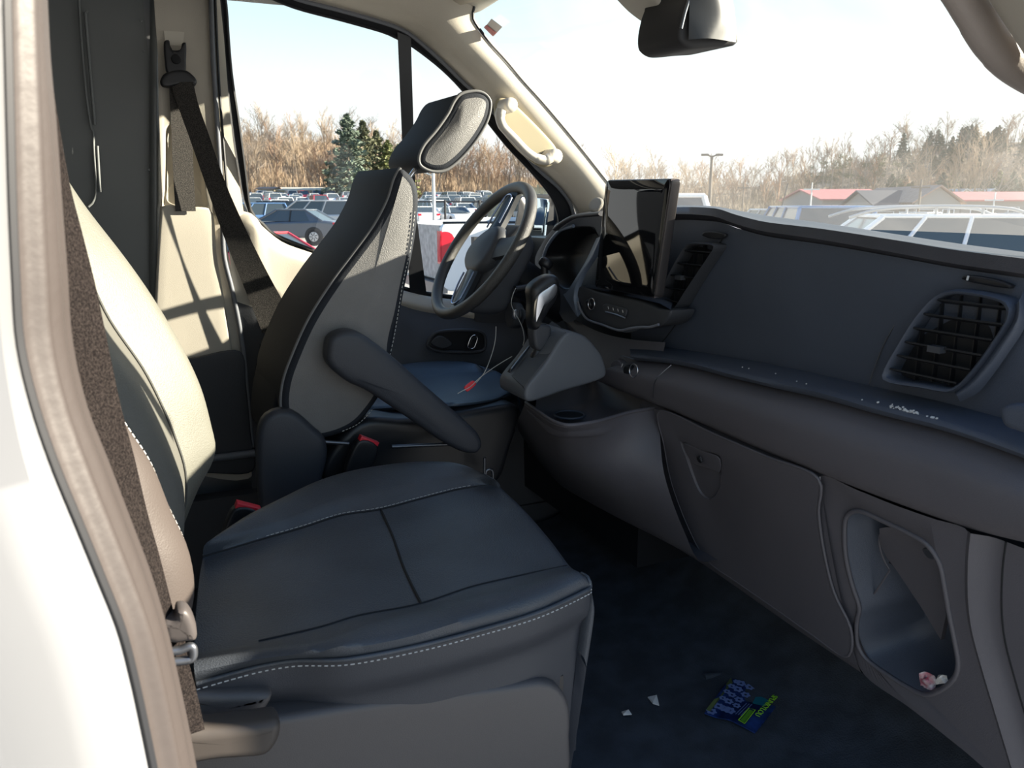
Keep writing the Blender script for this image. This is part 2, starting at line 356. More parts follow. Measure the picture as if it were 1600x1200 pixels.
bp.add(many(PY, [(256, 48), (288, 50), (286, 72), (258, 70)], yb - .004), [(0, 1, 2, 3)], mat('pillar height slot cover', (.62, .58, .5), .4), False)
bp.patch([many(PY, [(322, -60), (329, 90), (335, 190), (341, 270), (346, 345)], yb), many(PY, [(330, -60), (337, 90), (343, 190), (349, 270), (354, 345)], yb - .012), many(PY, [(344, -60), (353, 90), (362, 190), (372, 270), (382, 340)], .88)], BEIGE, 30, 10)
struct(bp.build('trim_2'))
b = MB(); b.tube(many(PY, [(328, -60), (333, 90), (338, 170), (343, 250), (347, 330), (350, 400), (362, 450), (376, 520), (386, 600), (394, 700)], .862), .007, GSEAL, 60, False, 8)
b.tube(many(PY, [(334, -60), (340, 90), (345, 170), (351, 250), (357, 330)], .862), .004, RUB, 40, False, 6)
struct(b.build('trim_3'))
b = MB(); b.tube([PZ(200, 722, .98)] + many(PY, [(250, 722), (330, 716), (398, 708)], .84), .012, GSEAL, 20); b.box((.1, .85, .86), (.75, .06, .25), DKTRIM); struct(b.build('trim_4'))

b = MB(); b.box((-.8, .97, 1.05), (5.0, .02, .95), WHITEP); b.box((-1.3, .97, 1.9), (3.0, .02, 1.1), WHITEP); b.box((.5, .90, FLZ + .04), (2.0, .14, .08), DKTRIM); struct(b.build('trim_14'))
# A-pillar trim, driver's side
win = [(400, -32), (462, -4), (537, 16), (612, 38), (642, 53), (687, 91), (725, 128), (762, 162), (800, 213), (837, 259), (875, 294), (897, 326), (905, 350)]
wsd = [(600, -75), (660, -50), (715, -28), (741, 5), (737, 30), (762, 66), (790, 97), (815, 127), (845, 160), (875, 195), (912, 240), (946, 283), (985, 330)]
A0 = many(PS, win, .0); A1 = [PWS(*p) for p in wsd]
for i in range(3): A1[i] = A1[i].lerp(V((.35 + .22 * i, .70, 2.42)), 0.0)
mid1 = [a.lerp(c, .3) + V((-.012, -.03, -.012)) for a, c in zip(A0, A1)]; mid2 = [a.lerp(c, .72) + V((-.02, -.028, -.006)) for a, c in zip(A0, A1)]
b = MB(); b.patch([A0, mid1, mid2, A1], BEIGE, 70, 16)
b.tube([p + V((.004, 0, .003)) for p in A1[3:]], .0045, RUB, 60, False, 6)
struct(b.build('trim_5'))
# tweeter at the pillar foot
b = MB(); b.disc(PY(932, 322, .72), (-.6, -.7, .35), .028, .02, mat('speaker mesh', (.38, .35, .30), .7, bump=2, bscale=900), 24, .4, .8); b.build('tweeter')
tag(bpy.data.objects['tweeter'], 'small round beige speaker grille at the foot of the windshield pillar', 'speaker')
# grab handle on the driver's A-pillar
gh = thing('grab_handle', 'cream grab handle on the far windshield pillar above the steering wheel', 'grab handle', tuple(PWS(815, 215)))
hy = .70
hp = [(783, 172), (781, 184), (786, 198), (803, 216), (822, 236), (838, 247), (852, 250), (860, 246)]
HND = mat('cream handle plastic', (.60, .56, .49), .45)
b = MB(); b.tube(many(PY, hp, hy - .02), [.016, .014, .0135, .0135, .0135, .0135, .015, .017], HND, 60, False, 12)
b.build('grip', gh)
for c in ((784, 168), (853, 246)):
    b = MB(); b.puff([PY(c[0] + 11 * math.cos(t), c[1] + 12 * math.sin(t), hy + .05) for t in [k * math.pi / 8 for k in range(16)]], (0, -.075, 0), .012, HND); b.build('end_cap', gh)
b = MB(); b.puff(many(PY, [(775, 155), (795, 158), (862, 226), (868, 250), (845, 262), (812, 240), (778, 200), (770, 175)], .755), (0, -.022, 0), .01, mat('olive beige handle base', (.36, .31, .20), .5), 50); b.build('mount_plate', gh)

# windshield: bowed glass from the far pillar to the near one
def ws_row(p):   # mirrored around y=0 with bow
    return [V((p.x + .17 * (1 - (y / abs(p.y)) ** 2), y, p.z)) for y in (p.y, p.y * .6, 0, -p.y * .6, -p.y, -p.y * 1.13)]
wsr = [ws_row(PWS(*p)) for p in ((740, 10), (762, 66), (815, 127), (875, 195), (946, 283), (1000, 350))]
wsr.insert(0, ws_row(V((.90, .70, 2.43))))
b = MB(); b.patch(wsr, GLWS, 40, 30); struct(b.build('window_3'))
# header trim above the windshield and near A-pillar
b = MB(); hr = wsr[0]
b.patch([[p + V((-.10, 0, .035)) for p in hr], [p + V((-.03, 0, -.012)) for p in hr], [p + V((.01, 0, .0)) for p in hr], [p + V((.03, 0, .03)) for p in hr]], BEIGE, 40, 8); struct(b.build('trim_6'))
nA = [V((p.x, -p.y, p.z)) for p in A1[3:]]; nB = [V((p.x, -p.y, p.z)) for p in A0[3:]]
b = MB(); b.patch([nB, [a.lerp(c, .4) + V((0, .03, -.01)) for a, c in zip(nB, nA)], nA], BEIGE, 40, 10, (.02, -.03, .02)); struct(b.build('trim_7'))
# near grab handle, top right
gh = thing('grab_handle', 'large beige grab handle curving down at the top right corner, near pillar', 'grab handle', tuple(PY(1560, 60, -.72)))
b = MB(); hp = [(1470, -60), (1497, -20), (1520, 18), (1548, 62), (1585, 98), (1640, 128), (1700, 140)]
b.tube(many(PY, hp, -.72), [.028, .030, .031, .032, .032, .030, .027], mat('taupe handle plastic', (.34, .295, .265), .5, bump=.2, bscale=300), 50, False, 18, ((0, 1, 0), .7)); b.build('grip', gh)

# rear view mirror with its cover
rm = thing('rearview_mirror', 'dark rear view mirror housing at the top of the windshield', 'mirror', tuple(PY(1110, 20, -.02)))
b = MB(); b.puff(many(PY, [(1075, -40), (1074, -8), (1068, 10), (1062, 40), (1063, 62), (1072, 72), (1084, 76), (1120, 73), (1148, 71), (1155, 66), (1152, 40), (1140, -2), (1135, -40)], -.06), (-.02, .14, 0), .012, mat('mirror housing plastic', (.022, .022, .024), .7), 60); b.build('housing', rm)
b = MB(); b.patch([many(PY, [(1078, -40), (1077, 20), (1076, 62)], -.07), many(PY, [(1110, -42), (1125, 20), (1108, 60)], -.085), many(PY, [(1136, -40), (1148, 20), (1150, 66)], -.066)], BLACK, 14, 14); b.build('back_shell', rm)
b = MB(); b.puff(many(PY, [(1000, -40), (1022, -2), (1066, 28), (1072, 8), (1074, -40)], .02), (0, .12, 0), .012, HEADL, 40); b.build('sensor_cover', rm, label='beige cover at the mirror foot')
b = MB(); b.tube(many(PY, [(1064, 45), (1070, 20), (1079, -10), (1080, -40)], -.066), .004, GUN, 20); b.build('edge_trim', rm)

# ------------------------------------------------------------------ near door frame (left edge of the picture)
gro = [(4, -40), (10, 200), (17, 400), (30, 567), (60, 667), (84, 735), (110, 797), (143, 877), (187, 987), (213, 1090), (240, 1220)]
sr = [(66, -40), (71, 70), (78, 133), (90, 300), (98, 397), (107, 527), (130, 633), (160, 710), (193, 797), (217, 860), (247, 947), (283, 1100), (306, 1220)]
g3 = cr(many(PY, gro, -1.02), 14); s3 = cr(many(PY, sr, -.92), 14)
def L(t, dx, dy): return [a.lerp(c, t) + V((dx, dy, 0)) for a, c in zip(g3, s3)]
b = MB(); b.patch([L(0, 0, 0), L(.10, .004, 0), L(.25, .012, -.006), L(.42, .006, -.008), L(.52, .002, 0), L(.68, .006, 0), L(.88, .002, 0), L(1, 0, .006), L(1, -.04, .012)], TAUPE, 70, 60)
struct(b.build('trim_8'))
b = MB(); b.tube([p + V((.001, 0, 0)) for p in g3], .0035, RUB, 60, False, 6); struct(b.build('trim_9'))
bo = cr(many(PY, [(-14, -40), (-12, 400), (-6, 600), (10, 760), (40, 880), (80, 1000), (105, 1100), (128, 1220)], -1.05), 14)
b = MB(); b.patch([g3, [a.lerp(c, .5) + V((.006, -.006, 0)) for a, c in zip(g3, bo)], bo, [p + V((-.12, -.012, 0)) for p in bo], [p + V((-.9, .0, 0)) for p in bo]], WHITEP, 60, 30)
b.patch([[V((-.97, -1.05, z)) for z in (.3, 1, 2, 2.5)], [V((-3.3, -1.05, z)) for z in (.3, 1, 2, 2.5)]], WHITEP, 6, 6)
struct(b.build('wall_right_outside'))
bpy.data.objects['wall_right_outside'].name = 'trim_10'
b = MB(); b.box((-.18, -.88, 1.6), (.1, .10, 1.75), SEATBR); struct(b.build('trim_11'))
b = MB(); b.box((.5, -.88, .66), (1.5, .14, .06), SEATBR); struct(b.build('trim_12'))
b = MB(); b.box((.35, -.86, 2.36), (1.35, .10, .10), BEIGE); struct(b.build('trim_13'))
# ================================================================== SEATS
def zinterp(pl, z):           # pl: list of V; x at height z
    pl = sorted(pl, key=lambda p: p.z)
    if z <= pl[0].z: a, c = pl[0], pl[1]
    elif z >= pl[-1].z: a, c = pl[-2], pl[-1]
    else:
        for a, c in zip(pl, pl[1:]):
            if a.z <= z <= c.z: break
    t = (z - a.z) / (c.z - a.z + 1e-9); return a.x + (c.x - a.x) * t
ps = thing('passenger_seat', 'black vinyl passenger seat nearest the camera with tall pale sunlit backrest', 'seat', (.3, -.37, FLZ))
# cushion: rows from the far side to the near side, each from rear to front
rowsC = [
    many(PZ, [(335, 870), (420, 815), (500, 775), (600, 752), (700, 748), (750, 757), (778, 775), (795, 800)], 1.20),
    many(PZ, [(325, 846), (385, 806), (440, 778), (500, 750), (560, 733), (640, 722), (710, 723), (752, 740)], 1.30),
    many(PZ, [(318, 855), (400, 824), (470, 800), (533, 780), (592, 765), (650, 752), (717, 742), (772, 749)], 1.293),
    many(PZ, [(317, 871), (400, 846), (470, 826), (533, 806), (592, 797), (650, 782), (717, 765), (775, 757)], 1.272),
    many(PZ, [(312, 900), (400, 875), (480, 855), (550, 838), (610, 838), (680, 815), (750, 800), (815, 796)], 1.270),
    many(PZ, [(306, 960), (400, 930), (480, 905), (560, 885), (628, 890), (710, 865), (785, 850), (855, 843)], 1.268),
    many(PZ, [(303, 1020), (404, 1002), (500, 980), (560, 962), (654, 944), (737, 917), (810, 900), (886, 884)], 1.268),
    many(PZ, [(303, 1035), (404, 1016), (500, 1005), (592, 975), (670, 957), (750, 935), (820, 917), (900, 893)], 1.280),
    many(PZ, [(304, 1052), (404, 1030), (480, 1021), (560, 1008), (650, 990), (750, 960), (840, 932), (912, 903)], 1.276),
    many(PZ, [(306, 1066), (400, 1040), (460, 1030), (540, 1028), (640, 1010), (740, 985), (840, 955), (916, 920)], 1.255),
]
for r_ in rowsC:
    e1 = r_[-1]; r_.append(e1 + V((.012, .004, -.012))); r_.append(e1 + V((.020, 0.006, -.05)))
    r_.append(e1 + V((.010, 0.010, -.15)))
b = MB(); b.patch(rowsC, LEATC, 90, 90); 
for i in (1,):   # cross seam
    sm_ = [rowsC[3][4], rowsC[4][4], rowsC[5][4], rowsC[6][4]]
    b.tube([p + V((0.004, 0, .0006)) for p in sm_], .0022, VOID, 30, False, 6)
b.tube([p + V((0, 0, .001)) for p in rowsC[3][:8]], .0016, VOID, 50, False, 6)
b.tube([p + V((0, 0, .0006)) for p in rowsC[6][1:8]], .0014, VOID, 50, False, 6)
cush = b.build('seat_cushion', ps)
b = MB(); b.stitch([p + V((.0, .004, .003)) for p in rowsC[3][:8]], STITCH, .007, .0006); b.build('far_seam_stitching', cush)
edge = [p + V((0, -.004, 0)) for p in rowsC[9][:8]] + [rowsC[9][7] + V((.010, .004, .0)), rowsC[8][7] + V((.014, .01, -.008)), rowsC[7][7] + V((.016, .01, -.012))]
b = MB(); b.tube(edge, .0035, PIPE if False else LEATC, 80, False, 8); b.stitch([p + V((0, -.004, -.006)) for p in edge], STITCH, .0065, .0009, 300); b.build('edge_piping', cush)
# skirt under the piping
s0 = rowsC[9][:8]; s0 = [p + V((0, -.001, -.002)) for p in s0] + [rowsC[9][7] + V((.012, .006, -.006))]
s1 = [V((p.x, p.y + .004, p.z - .045)) for p in s0]; s2 = [V((p.x, p.y + .022, p.z - .075)) for p in s0]; s3_ = [V((p.x - .004, p.y + .03, p.z - .32)) for p in s0]
b = MB(); b.patch([s0, s1, s2, s3_], SEATPL, 60, 20); 
fr0 = [r_[-1] for r_ in rowsC]; b.patch([fr0, [p + V((-.01, .004, -.1)) for p in fr0], [p + V((-.03, .008, -.25)) for p in fr0]], SEATPL, 20, 8); b.build('cushion_skirt', ps)
# side cover, rear cover and the tan recline lever
b = MB(); b.puff(many(PY, [(300, 1140), (440, 1122), (560, 1102), (700, 1084), (800, 1072), (850, 1066), (878, 1078), (892, 1105), (893, 1150), (880, 1230), (700, 1300), (300, 1300)], -.60), (0, .05, 0), .012, SEATBR, 70); b.build('side_cover', ps, label='brown grey plastic side cover')
b = MB(); b.puff(many(PY, [(290, 1088), (350, 1085), (424, 1086), (420, 1105), (400, 1125), (350, 1135), (290, 1140)], -.60), (0, .06, 0), .012, SEATBR, 40); b.build('recliner_cover', ps)
b = MB(); b.puff(many(PY, [(270, 1150), (330, 1142), (400, 1134), (432, 1130), (440, 1138), (436, 1160), (422, 1180), (405, 1187), (340, 1192), (270, 1198)], -.665), (0, .045, 0), .012, mat('lever plastic', (.065, .056, .05), .45, spec=.3), 50); b.build('recline_lever', ps)
b = MB(); b.box((.32, -.36, .90), (.46, .42, .40), BLACK); b.build('seat_base', ps)
# backrest: vertical columns across the seat
far_c = many(PY, [(110, 290), (150, 345), (200, 408), (250, 482), (290, 552), (318, 615), (334, 680), (337, 705), (327, 735), (300, 775)], -.14)
far_s = many(PY, [(157, 463), (160, 490), (200, 533), (233, 600), (260, 650), (283, 717), (293, 760), (285, 800)], -.22)
near_c = many(PY, [(210, 690), (235, 722), (267, 800), (287, 840), (300, 877), (304, 915), (300, 955), (288, 985)], -.555)
zs = [1.24, 1.30, 1.36, 1.42, 1.48, 1.54, 1.60, 1.68, 1.76, 1.86, 1.96, 2.04]
def colx(src, z, slope_top=-.42):
    zt = max(p.z for p in src); zb = min(p.z for p in src)
    if z > zt: return zinterp(src, zt) + (z - zt) * slope_top
    if z < zb: return zinterp(src, zb) - (zb - z) * .4
    return zinterp(src, z)
colF = lambda z: colx(far_c, z)
colS = lambda z: min(colx(far_s, z, -.45), colF(z) - .012)
colN = lambda z: colx(near_c, z, -.36)
cols = [(-.09, lambda z: colF(z) - .10), (-.10, lambda z: colF(z) - .035), (-.14, colF), (-.18, lambda z: colF(z) * .6 + colS(z) * .4), (-.22, colS), (-.30, lambda z: colS(z) - .004), (-.38, lambda z: colS(z) - .008), (-.46, lambda z: min(colS(z), colN(z)) - .012),
        (-.50, lambda z: colN(z) - .022), (-.53, lambda z: colN(z) - .006), (-.56, colN), (-.595, lambda z: colN(z) - .02), (-.615, lambda z: colN(z) - .06), (-.615, lambda z: colN(z) - .15)]
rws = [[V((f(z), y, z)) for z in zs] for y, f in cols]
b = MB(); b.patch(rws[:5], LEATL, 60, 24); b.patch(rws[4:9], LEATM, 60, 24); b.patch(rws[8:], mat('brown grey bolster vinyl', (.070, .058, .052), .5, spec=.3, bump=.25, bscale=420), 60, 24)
b.tube([p + V((.002, 0, 0)) for p in rws[4]], .0022, mat('dark seam thread', (.05, .05, .045), .7), 60, False, 6)  # dark thread line along the bolster seams
b.tube([p + V((.002, 0, 0)) for p in rws[8]], .0022, MATS['dark seam thread'], 60, False, 6)
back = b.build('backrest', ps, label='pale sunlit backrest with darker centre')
b = MB(); b.patch([[p + V((-.02, 0, 0)) for p in rws[0]], [p + V((-.14, .02, 0)) for p in rws[4]], [p + V((-.14, -.02, 0)) for p in rws[9]], [p + V((-.02, 0, 0)) for p in rws[-1]]], SEATPL, 30, 20); b.build('backrest_shell', ps)
b = MB(); b.stitch([p.lerp(q, .1) + V((.003, 0, 0)) for p, q in zip(rws[9], rws[8])], STITCH, .006, .001, 300); b.stitch([p + V((.003, 0, 0)) for p in rws[9]], STITCH, .006, .001, 300); b.build('bolster_stitching', back)

# driver's seat, its backrest folded forward
dv = thing('driver_seat', 'black driver seat beyond, backrest tilted forward towards the steering wheel', 'seat', (.45, .48, FLZ))
so = [(626, 262), (640, 270), (651, 284), (656, 305), (654, 350), (646, 400), (636, 445), (627, 490), (617, 530), (613, 565), (600, 610), (580, 642), (555, 668), (520, 684), (485, 688), (455, 670), (440, 640), (442, 600), (455, 560), (482, 500), (520, 440), (556, 392), (585, 352), (606, 312), (616, 280)]
sp = many(PY, so, .25)
BACKV = mat('shaded seat back vinyl', (.020, .023, .030), .75, spec=.25, bump=.4, bscale=400)  # shade of the unlit rear faces put into a darker vinyl
b = MB(); b.puff(sp, (-.012, .37, .005), .018, LEATH, 110, 5, .008, BACKV); bk = b.build('backrest', dv)
b = MB(); b.tube([p + V((-.001, -.001, 0)) for p in many(PY, so[14:] + so[:1], .262)], .004, PIPE, 60, False, 8); b.stitch(many(PY, [(648, 330), (641, 390), (630, 440), (622, 490), (614, 535), (604, 575)], .246), STITCH, .008, .001)
b.stitch(many(PY, [(582, 640), (560, 662), (530, 676)], .246), STITCH, .008, .001); b.build('piping', bk)
# back shell, wider than the cushion face, dark
bs = [(596, 262), (622, 258), (628, 268), (612, 312), (588, 352), (558, 392), (520, 440), (482, 500), (455, 560), (440, 610), (438, 650), (425, 690), (408, 700), (420, 600), (450, 520), (500, 430), (545, 350), (575, 290)]
b = MB(); b.puff(many(PY, [(452, 570), (440, 640), (450, 668), (440, 690), (425, 700), (425, 660), (436, 600)], .30), (-.01, .33, 0), .015, BACKV, 50, 5); b.build('backrest_shell', dv)
# head restraint
ho = [(722, 146), (745, 142), (760, 147), (768, 160), (764, 185), (750, 212), (732, 236), (712, 256), (694, 267), (674, 267), (658, 258), (656, 244), (664, 226), (684, 202), (702, 176), (711, 158)]
b = MB(); hd = many(PY, ho, .36); b.puff(hd, (-.018, .23, .0), .016, LEATH, 70, 5, .010, BACKV)
hb = [p + V((-.045, .01, .012)) for p in many(PY, [(712, 148), (725, 150), (708, 182), (690, 208), (668, 235), (660, 256), (655, 266), (645, 258), (640, 242), (658, 215), (685, 180)], .36)]
hr_ = b.build('headrest', dv)
b = MB(); b.tube([p + V((0, .006, 0)) for p in hd], .0042, PIPE, 90, True, 8); b.build('piping', hr_)
for yy in (.42, .54):
    b = MB(); p0 = PY(640, 278, .42); p1 = PY(665, 240, .42); b.tube([V((p0.x, yy, p0.z)), V((p1.x, yy, p1.z))], .0065, CHROME, res=12); b.build('headrest_post', dv, label='chrome post')
# armrest
ao = [(512, 548), (516, 530), (530, 520), (548, 517), (568, 523), (590, 538), (620, 562), (660, 598), (700, 633), (735, 664), (750, 680), (755, 698), (745, 710), (722, 707), (690, 690), (650, 662), (610, 635), (575, 612), (545, 598), (522, 580), (512, 565)]
b = MB(); b.puff(many(PY, ao, .165), (0, .065, 0), .016, SEATPL, 90, 5, .004); b.build('armrest', dv)
b = MB(); b.disc(PY(548, 556, .235), (0, 1, 0), .035, .03, BLACK); b.build('armrest_pivot', dv)
# cushion
dc = [many(PZ, p, z) for p, z in (
    ([(575, 655), (640, 650), (700, 642), (770, 634), (812, 627)], 1.27), ([(570, 640), (640, 636), (705, 634), (770, 625), (805, 612)], 1.335),
    ([(575, 620), (640, 618), (705, 612), (765, 603), (798, 596)], 1.34), ([(580, 595), (640, 590), (700, 585), (750, 580), (780, 582)], 1.345),
    ([(600, 575), (640, 568), (690, 564), (730, 566), (752, 574)], 1.36), ([(600, 580), (640, 574), (690, 572), (735, 574), (756, 582)], 1.29))]
BLUEV = mat('driver cushion vinyl', (.055, .085, .125), .4, bump=.4, bscale=400)
for r_ in dc: r_.append(r_[-1] + V((.012, 0, -.05)))
b = MB(); b.patch(dc, BLUEV, 40, 40); b.build('seat_cushion', dv)
b = MB(); b.puff(many(PY, [(560, 660), (640, 655), (720, 645), (800, 632), (815, 640), (800, 700), (770, 760), (560, 770), (500, 740)], .27), (0, .4, 0), .02, BLACK, 50); b.build('cushion_frame', dv)
# recliner shield and base
b = MB(); b.puff(many(PY, [(403, 680), (412, 655), (430, 643), (450, 641), (470, 650), (490, 668), (510, 688), (512, 720), (490, 800), (460, 900), (420, 900), (405, 780), (402, 720)], .22), (0, .05, 0), .018, SEATPL, 60, 5, .004); b.build('recliner_shield', dv)
b = MB(); b.box((.52, .48, .93), (.5, .40, .46), BLACK); b.tube(many(PY, [(500, 690), (545, 693)], .24), .005, GUN); b.tube(many(PY, [(612, 698), (700, 694), (740, 700)], .22), .005, GUN); b.build('seat_base', dv)
b = MB(); b.tube(many(PY, [(757, 715), (757, 750), (760, 735), (769, 735), (770, 750)], .2), .004, GUN, 20); b.build('slide_bar', dv)

# buckles
def buckle(pt, y, ang, label, stalk):
    t = thing('belt_buckle', label, 'buckle', tuple(PY(*pt, y)))
    c = PY(*pt, y); rot = Matrix.Rotation(ang, 3, 'Y')
    b = MB(); b.puff([c + rot @ V(q) for q in ((-.024, 0, -.012), (.03, 0, -.012), (.03, 0, -.10), (-.018, 0, -.10))], (0, .028, 0), .006, BLACK, 24); b.build('housing', t)
    b = MB(); b.puff([c + rot @ V(q) for q in ((-.022, .003, .002), (.026, .003, .002), (.026, .003, -.014), (-.022, .003, -.014))], (0, .022, 0), .003, RED); b.build('release_button', t)
    b = MB(); b.tube([c + rot @ V((0, .014, -.09)), c + V((stalk, .014, -.22))], .010, BLACK); b.build('stalk', t)
buckle((578, 688), .20, R(28), 'red buttoned belt buckle beside the driver seat', .0)
buckle((388, 792), -.04, R(25), 'red buttoned belt buckle behind the passenger cushion', -.03)

# ------------------------------------------------------------------ belts
sb = thing('seat_belt', 'grey seat belt hanging from the far pillar, driver side', 'seat belt', tuple(PY(280, 100, .85)))
b = MB(); b.puff(many(PY, [(256, 68), (264, 66), (267, 80), (281, 80), (284, 70), (290, 70), (290, 95), (287, 116), (262, 116), (257, 95)], .865), (0, -.03, 0), .005, BLACK, 50); b.disc(PY(275, 93, .835), (0, -1, 0), .012, .008, VOID); b.build('height_adjuster', sb)
b = MB(); b.puff(many(PY, [(250, 128), (256, 117), (270, 111), (290, 111), (304, 122), (307, 130), (300, 138), (282, 134), (262, 138), (253, 136)], .85), (0, -.018, 0), .007, BLACK, 50); b.build('belt_loop', sb)
b = MB(); b.ribbon(many(PY, [(264, 132), (267, 190), (270, 260), (274, 330)], .855), many(PY, [(298, 132), (300, 190), (302, 260), (306, 330)], .855), WEB)
wl = [(266, 128), (276, 160), (296, 215), (322, 290), (350, 370), (378, 440), (410, 520)]; wr_ = [(302, 128), (309, 160), (328, 215), (352, 285), (385, 360), (420, 430), (470, 520)]
b.ribbon([PY(*p, .84 - .004 * i) for i, p in enumerate(wl)], [PY(*p, .82 - .004 * i) for i, p in enumerate(wr_)], WEB); b.build('webbing', sb)
WEB = mat('shaded webbing', (.014, .012, .012), .9, spec=.03, bump=1.0, bscale=900, col2=(.034, .028, .026), vscale=420, var=.2)  # same belt webbing, colour darkened for the weaker light on the near belt
sb = thing('seat_belt', 'dark seat belt running down beside the near passenger seat', 'seat belt', tuple(PY(285, 985, -.68)))
bl = [(84, 120), (92, 350), (100, 430), (115, 530), (127, 600), (150, 680), (178, 760), (197, 805), (222, 867), (250, 975)]
br = [(80, 120), (108, 283), (130, 370), (150, 450), (173, 560), (190, 640), (210, 715), (230, 800), (250, 872), (276, 975)]
b = MB(); b.ribbon([PY(p[0] - 4, p[1], -.72) for p in bl], [PY(*p, -.685) for p in br], WEB, 50); b.ribbon(many(PY, [(250, 960), (262, 1030), (276, 1090), (290, 1150)], -.70), many(PY, [(284, 960), (294, 1030), (308, 1085), (320, 1140)], -.685), WEB); b.build('webbing', sb)
b = MB(); b.puff(many(PY, [(254, 974), (272, 968), (276, 956), (290, 955), (300, 966), (308, 990), (306, 1003), (290, 1006), (272, 1008), (256, 1002)], -.71), (0, .03, 0), .008, mat('taupe plastic', (.07, .062, .06), .4, spec=.3), 50); b.build('latch_plate', sb)
b = MB(); b.tube(many(PY, [(262, 1018), (280, 1016), (298, 1010), (302, 1020), (298, 1030), (270, 1034)], -.705), .005, GUN, 30); b.build('metal_tongue', sb)
# ================================================================== DASHBOARD
db = thing('dashboard', 'slate grey dashboard running the full width under the windshield', 'dashboard', (1.2, 0, FLZ))
lip = [(868, 356), (895, 337), (940, 331), (1000, 329), (1060, 324), (1118, 326), (1150, 336), (1195, 347), (1285, 358), (1390, 374), (1495, 391), (1600, 404), (1720, 419)]
lipx = [1.13, 1.12, 1.12, 1.11, 1.105] + [1.10] * 8
L0 = [PX(p[0], p[1], x) for p, x in zip(lip, lipx)]
def dwn(P, dx, dz): return [p + V((dx, 0, dz)) for p in P]
far = [V((1.62 - .10 * abs(p.y) ** 2, p.y * 1.05, p.z + .0)) for p in L0]
far = [PX(px, py, 1.54) for px, py in ((868, 352), (895, 334), (940, 328), (1000, 326), (1060, 321), (1118, 322), (1160, 325), (1205, 328), (1290, 349), (1400, 366), (1500, 381), (1600, 394), (1720, 411))]
far = [V((p.x, p.y, min(p.z, l.z + .004))) for p, l in zip(far, L0)]
b = MB(); b.patch([[V((1.66, p.y, p.z - .03)) for p in far], far, [a.lerp(c, .5) + V((0, 0, -.003)) for a, c in zip(far, L0)], [a.lerp(c, .88) + V((0, 0, -.001)) for a, c in zip(far, L0)], L0, dwn(L0, -.006, -.010), dwn(L0, .0, -.022), dwn(L0, .02, -.030)], PAD, 90, 30)
b.build('top_pad', db)
# upper fascia
f0 = dwn(L0[3:], .012, -.028)
fb = [(985, 538), (1035, 542), (1080, 548), (1130, 556), (1170, 563), (1200, 568), (1280, 585), (1360, 603), (1480, 630), (1600, 663), (1690, 688)]
def ext(L_):
    a, c = L_[-2], L_[-1]; k_ = (-.97 - c.y) / (c.y - a.y); return L_[:-1] + [c + (c - a) * k_]
f0 = ext(f0); f1 = ext([PX(p[0], p[1], 1.135) for p in fb])
fm = [a.lerp(c, .5) + V((-.006, 0, 0)) for a, c in zip(f0, f1)]
b = MB(); b.patch([f0, [a.lerp(c, .12) + V((-.004, 0, 0)) for a, c in zip(f0, f1)], fm, f1], DASH, 90, 24)
sm = [(1481, 416), (1455, 440), (1425, 470), (1400, 505), (1378, 545), (1358, 600)]
b.tube([PX(p[0], p[1], 1.118) for p in sm], .0014, GUN, 30, False, 6); b.tube([PX(1022 + 4, 545, 1.12), PX(1060, 500, 1.115), PX(1085, 440, 1.105), PX(1130, 372, 1.105)], .0014, VOID, 30, False, 6)
b.build('upper_fascia', db)
# shelf strip below it, scuffed
s1 = f1; s2 = [p + V((-.055, 0, -.004)) for p in f1]; s2 = [PX(p[0], p[1], 1.055) for p in ((985, 556), (1035, 560), (1080, 568), (1130, 581), (1170, 590), (1200, 597), (1280, 614), (1360, 636), (1480, 666), (1600, 707), (1690, 738))]; s2 = ext(s2)
b = MB(); b.patch([s1, dwn(s1, -.01, .0), [a.lerp(c, .75) + V((0, 0, .004)) for a, c in zip(s1, s2)], s2, dwn(s2, .01, -.012), dwn(s2, .045, -.014)], DASH, 90, 18)
random.seed(4); SC = mat('pale scuff', (.55, .55, .53), .8)
for k in range(70):
    t = random.gauss(.5, .22); px = 1368 + 100 * t + random.gauss(0, 3); py = 630 + 27 * t + random.gauss(0, 2.6)
    q = PX(px, py, 1.072 if False else 1.064); b.disc(q, (-.5, 0, .85), .0010 + random.random() * .0018, .0012, SC, 5)
for px, py in ((1200 + 12, 584), (1245, 596), (1260, 600), (1347, 625), (1345, 630), (1160, 574), (1170, 576)):
    b.disc(PX(px, py, 1.064), (-.5, 0, .85), .0015, .0012, SC, 5)
b.build('scuffed_shelf', db)
# rolled lower pad
l4 = [(930, 592), (985, 616), (1027, 633), (1085, 657), (1140, 681), (1200, 707), (1280, 740), (1400, 786), (1515, 826), (1620, 852), (1710, 875)]
t0 = dwn(s2, .04, -.012); t2 = ext([PX(p[0], p[1], 1.095) for p in l4])
t1 = [a.lerp(c, .35) + V((-.060, 0, 0)) for a, c in zip(t0, t2)]; t15 = [a.lerp(c, .8) + V((-.045, 0, 0)) for a, c in zip(t0, t2)]
b = MB(); b.patch([dwn(t0, .03, 0), t0, [a.lerp(c, .1) + V((-.03, 0, 0)) for a, c in zip(t0, t2)], t1, t15, t2, dwn(t2, .03, -.004)], DASHLO, 90, 24)
b.tube([PX(1049, 570, 1.04), PX(1029, 588, 1.02), PX(1022, 600, 1.02), PX(1020, 622, 1.045)], .0012, GUN, 20, False, 6)
b.build('rolled_pad', db)
